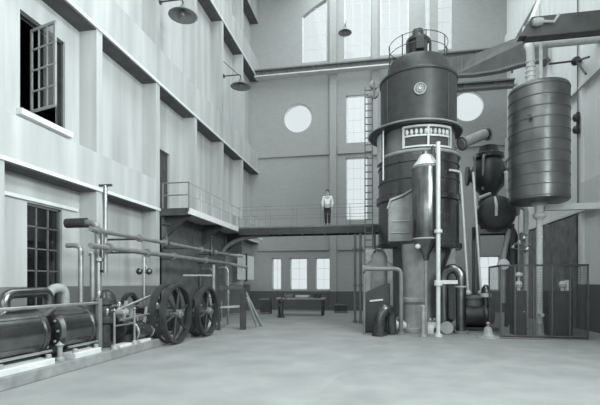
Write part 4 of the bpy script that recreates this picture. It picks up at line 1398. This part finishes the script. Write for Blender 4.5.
for k in range(6):
    MB().torus((TKX - .22, TKY + .1, T1 + .18 + k * .16), Zax, .135, .025, 20, 6).build('joint_ring', M['lag'], tk)
MB().cyl((TKX + .05, TKY - .05, T1), (TKX + .05, TKY - .05, 15.5), .055, n=10).build('vent_pipe', M['lag'], tk)
MB().cyl((TKX - .22, TKY + .1, T1), (TKX - .22, TKY + .1, T1 + .07), .24, n=20).build('inlet_flange', M['mid'], tk)

# ------------------------------------------------------------------ wire cage with its cabinets
CY0, CY1, CX0, CX1, CH = 14.5, 16.85, 3.66, 6.42, 2.3
cage = thing('wire_cage', (CX0, CY0, 0), 'wire mesh cage with thin posts round the foot of the banded tank', 'cage')
CX1 = XB(588, CY0)
posts = [XB(501, CY0), XB(515, CY0), XB(533.5, CY0), XB(552, CY0), XB(570, CY0), CX1]
CX0 = posts[0]
for x in posts:
    MB().box(x - .018, x + .018, CY0 - .018, CY0 + .018, .02, CH).build('post', M['wire'], cage, smooth=False)
MB().box(CX0 - .02, CX1 + .02, CY0 - .025, CY0 + .025, CH - .03, CH + .03).build('top_rail', M['iron_m'], cage, smooth=False)
MB().box(CX0, CX0 + .03, CY0, CY1 - .8, CH - .03, CH + .03).build('top_rail', M['iron_m'], cage, smooth=False)
MB().box(CX1 - .03, CX1, CY0, CY1 - .8, CH - .03, CH + .03).build('top_rail', M['iron_m'], cage, smooth=False)
MB().box(CX0, CX1, CY0 - .015, CY0 + .015, .04, .09).build('bottom_rail', M['iron_m'], cage, smooth=False)


def mesh_panel(p0, p1, z0, z1, step, w):
    p0, p1 = Vector(p0), Vector(p1)
    L = (p1 - p0).length
    d = (p1 - p0) / L
    m_ = MB()
    n = int(L / step)
    for k in range(1, n):
        p = p0 + d * (L * k / n)
        m_.obox(p + Vector((0, 0, (z0 + z1) / 2)), d * w / 2, Vector((-d.y, d.x, 0)) * w / 2, (0, 0, (z1 - z0) / 2))
    n = int((z1 - z0) / step)
    for k in range(1, n):
        z = z0 + (z1 - z0) * k / n
        m_.obox((p0 + p1) / 2 + Vector((0, 0, z)), d * L / 2, Vector((-d.y, d.x, 0)) * w / 2, (0, 0, w / 2))
    return m_


for a, b in zip(posts[:-1], posts[1:]):
    mesh_panel((a, CY0, 0), (b, CY0, 0), .09, CH - .03, .05, .0055).build('mesh_panel', M['wire'], cage, smooth=False)
for x in (CX0 + .015, CX1 - .015):
    mesh_panel((x, CY0, 0), (x, CY1 - .8, 0), .09, CH - .03, .05, .0055).build('mesh_panel', M['wire'], cage, smooth=False)
    MB().box(x - .018, x + .018, CY1 - .82, CY1 - .78, .02, CH).build('post', M['wire'], cage, smooth=False)

for i, (pa, pb, lab, yy) in enumerate(((514, 527, 'narrow dark cabinet in the wire cage, left of the tank pipe', 15.35), (549, 573, 'broad dark cabinet in the wire cage, right of the tank pipe', 15.35))):
    xa, xb_ = XB(pa, yy), XB(pb, yy)
    g = thing('switch_cabinet', ((xa + xb_) / 2, yy, 0), lab, 'cabinet')
    MB().box(xa, xb_, yy, yy + .5, .02, 1.5).build('cabinet_body', M['dark'], g, bevel=.01, smooth=False)
    MB().box(xa + .05, xb_ - .05, yy - .02, yy, .1, 1.42).build('door', M['dark'], g, bevel=.008, smooth=False)
    MB().lathe([(0, 0), (.02, 0), (.025, .04), (0, .05)], (xb_ - .1, yy - .02, .8), (0, -1, 0), 12).build('knob', M['pol'], g)
    xm = (xa + xb_) / 2 + (.12 if i else -.0)
    MB().lathe([(.06, 1.5), (.06, 1.58), (.1, 1.62), (.12, 1.72), (.08, 1.8), (0, 1.82)], (xm, yy + .2, 0), Zax, 18).build('insulator', M['trim'], g)
    if i == 0:
        MB().lathe([(.03, 1.8), (.03, 1.95), (.13, 2.0), (.13, 2.08), (0, 2.12)], (xm, yy + .2, 0), Zax, 18).build('insulator', M['trim'], g)
        MB().cyl((xm, yy + .2, 2.1), (xm, yy + .2, 4.2), .02, n=8).build('conduit', M['grey'], g)
    else:
        MB().cyl((xm + .15, yy + .2, 1.5), (xm + .15, yy + .2, 1.85), .08, n=14).build('insulator', M['trim'], g)

# bell-shaped casting on the floor in front of the cage
q = P(488, HOR, 13.6)
g = thing('floor_valve', (q.x, q.y, .02), 'small pale bell-shaped floor valve with a knob at the cage corner', 'valve')
MB().lathe([(.34, .02), (.33, .05), (.2, .09), (.14, .18), (.12, .3), (.08, .36), (0, .38)], (q.x, q.y, 0), Zax, 30).build('valve_bell', M['mid'], g)
MB().lathe([(.03, .36), (.03, .42), (.06, .45), (.06, .5), (0, .53)], (q.x, q.y, 0), Zax, 16).build('knob', M['mid'], g)
for k in range(6):
    a = 2 * PI * k / 6
    MB().cyl((q.x + .3 * math.cos(a), q.y + .3 * math.sin(a), .05), (q.x + .3 * math.cos(a), q.y + .3 * math.sin(a), .09), .025, n=6).build('bolt', M['mid'], g)
hq = [(q.x + .3, q.y - .12, .045), (q.x + .5, q.y - .18, .045), (q.x + .75, q.y - .12, .045), (q.x + 1.1, q.y - .2, .045), (q.x + 1.6, q.y - .12, .045)]
tag(MB().tube(hq, .024, 10, bend=.2).build('hose', M['grey'], at=(q.x + .9, q.y - .15, .02)), 'thin hose on the floor running from the bell-shaped valve along the cage', 'hose')

# ------------------------------------------------------------------ jib beam and fittings on the right wall
JY = 14.5
jx0, jx1 = XB(518, JY), XR - .01
jx2 = XB(530, JY)
jt = JY / ray(530)[1]
jz0, jz1 = 1.75 + 245 / FOC * jt, 1.75 + 263 / FOC * jt
jib = thing('wall_jib', (jx1, JY, jz0), 'dark jib beam with a pale slanting tie reaching out above the banded tank', 'jib crane')
MB().prism([(jx0, JY - .16, jz0), (jx1, JY - .16, jz0), (jx1, JY - .16, jz1), (jx2, JY - .16, jz1)], (0, .32, 0)).build('beam', M['dark'], jib, smooth=False)
MB().bar((jx0 + .2, JY, jz0 + .12), (XR - .03, JY, jz0 + 2.6 * (XR - jx0 - .2)), .05, .1).build('tie_bar', M['trim'], jib, smooth=False)
MB().box(jx0 + .2, jx1, JY - .18, JY + .18, jz0 - .05, jz0 - .002).build('bottom_flange', M['dark'], jib, smooth=False)
MB().lathe([(0, -.16), (.1, -.14), (.13, 0), (.1, .14), (0, .16)], (jx2 + .14, JY - .26, jz0 + .33), (1, 0, 0), 16).build('pulley_block', M['mid'], jib)
MB().tube([(jx2 + .3, JY - .24, jz0 + .34), (jx2 + .6, JY - .24, jz0 + .3), (jx2 + .75, JY - .22, jz0 + .52)], .045, 8).build('hook', M['mid'], jib)
MB().bar((jx2 + .15, JY - .15, jz0 + .33), (jx2 + .15, JY - .3, jz0 + .33), .05, .05).build('hanger', M['mid'], jib)
MB().cyl((XB(542, JY), JY, jz1), (XB(542, JY), JY, jz1 + 3.2), .035, n=8).build('tie_rod', M['lag'], jib)

q = P(572, 61, 15.9)
g = thing('insulator_bracket', (XR, 17.75, q.z), 'dark star-armed bracket on the right wall above the tank top', 'bracket')
bx = 7.12
MB().lathe([(0, -.14), (.12, -.12), (.16, 0), (.12, .12), (0, .14)], (bx, 17.5, q.z), (0, -1, 0), 18).build('hub', M['iron_m'], g)
MB().cyl((bx, 17.5, q.z), (XR - .004, 17.5, q.z), .06, n=10).build('arm', M['iron_m'], g)
for px, py, t in ((589, 57, 14.5), (586, 74, 14.6), (549, 64, 15.9)):
    MB().cyl((bx, 17.48, q.z), P(px, py, t), .035, n=10).build('arm', M['iron_m'], g)
g = thing('insulator_pair', (XR, 17.7, 7.6), 'pair of dark insulators on the right wall beside the banded tank', 'insulator')
MB().bar((XR - .07, 17.6, 7.3), (XR - .07, 17.6, 8.1), .1, .05, (0, 1, 0)).build('mount_strap', M['iron_m'], g, smooth=False)
for z in (7.45, 7.9):
    MB().lathe([(0, -.14), (.08, -.13), (.12, -.04), (.12, .04), (.08, .13), (0, .14)], (XR - .13, 17.6, z), Zax, 16).build('insulator', M['iron_m'], g)
MB().cyl((XR - .04, 17.68, 4.6), (XR - .05, 17.68, 14.5), .025, n=8).build('conduit', M['grey'], g)

# ------------------------------------------------------------------ light
TINT = (0.87, 0.985, 0.975)
W = bpy.data.worlds.new('world')
S.world = W
W.use_nodes = True
bg = W.node_tree.nodes['Background']
bg.inputs[0].default_value = (0.89, 0.98, 1.0, 1)
bg.inputs[1].default_value = 0.78


def area(name, loc, rot, sx, sy, power):
    l = bpy.data.lights.new(name, 'AREA')
    l.shape = 'RECTANGLE'
    l.size, l.size_y = sx, sy
    l.energy = power
    l.color = TINT
    o = bpy.data.objects.new(name, l)
    o.location = loc
    o.rotation_euler = rot
    COL.objects.link(o)
    return o


area('skylight', (-.3, 11.1, ZC - .1), (0, 0, 0), 8.6, 32, 2500)          # daylight of the roof light
for (a, b, c, d) in rwin:
    area('window_daylight', (XRR + .05, (a + b) / 2, (c + d) / 2), (0, PI / 2, 0), d - c, b - a, 650)
for x in (-5, -.3, 4.3):  # fill lamps added behind the camera, at front openings made up for them
    area('window_daylight', (x, YF + .05, 5), (PI / 2, 0, 0), 3, 6, 150)
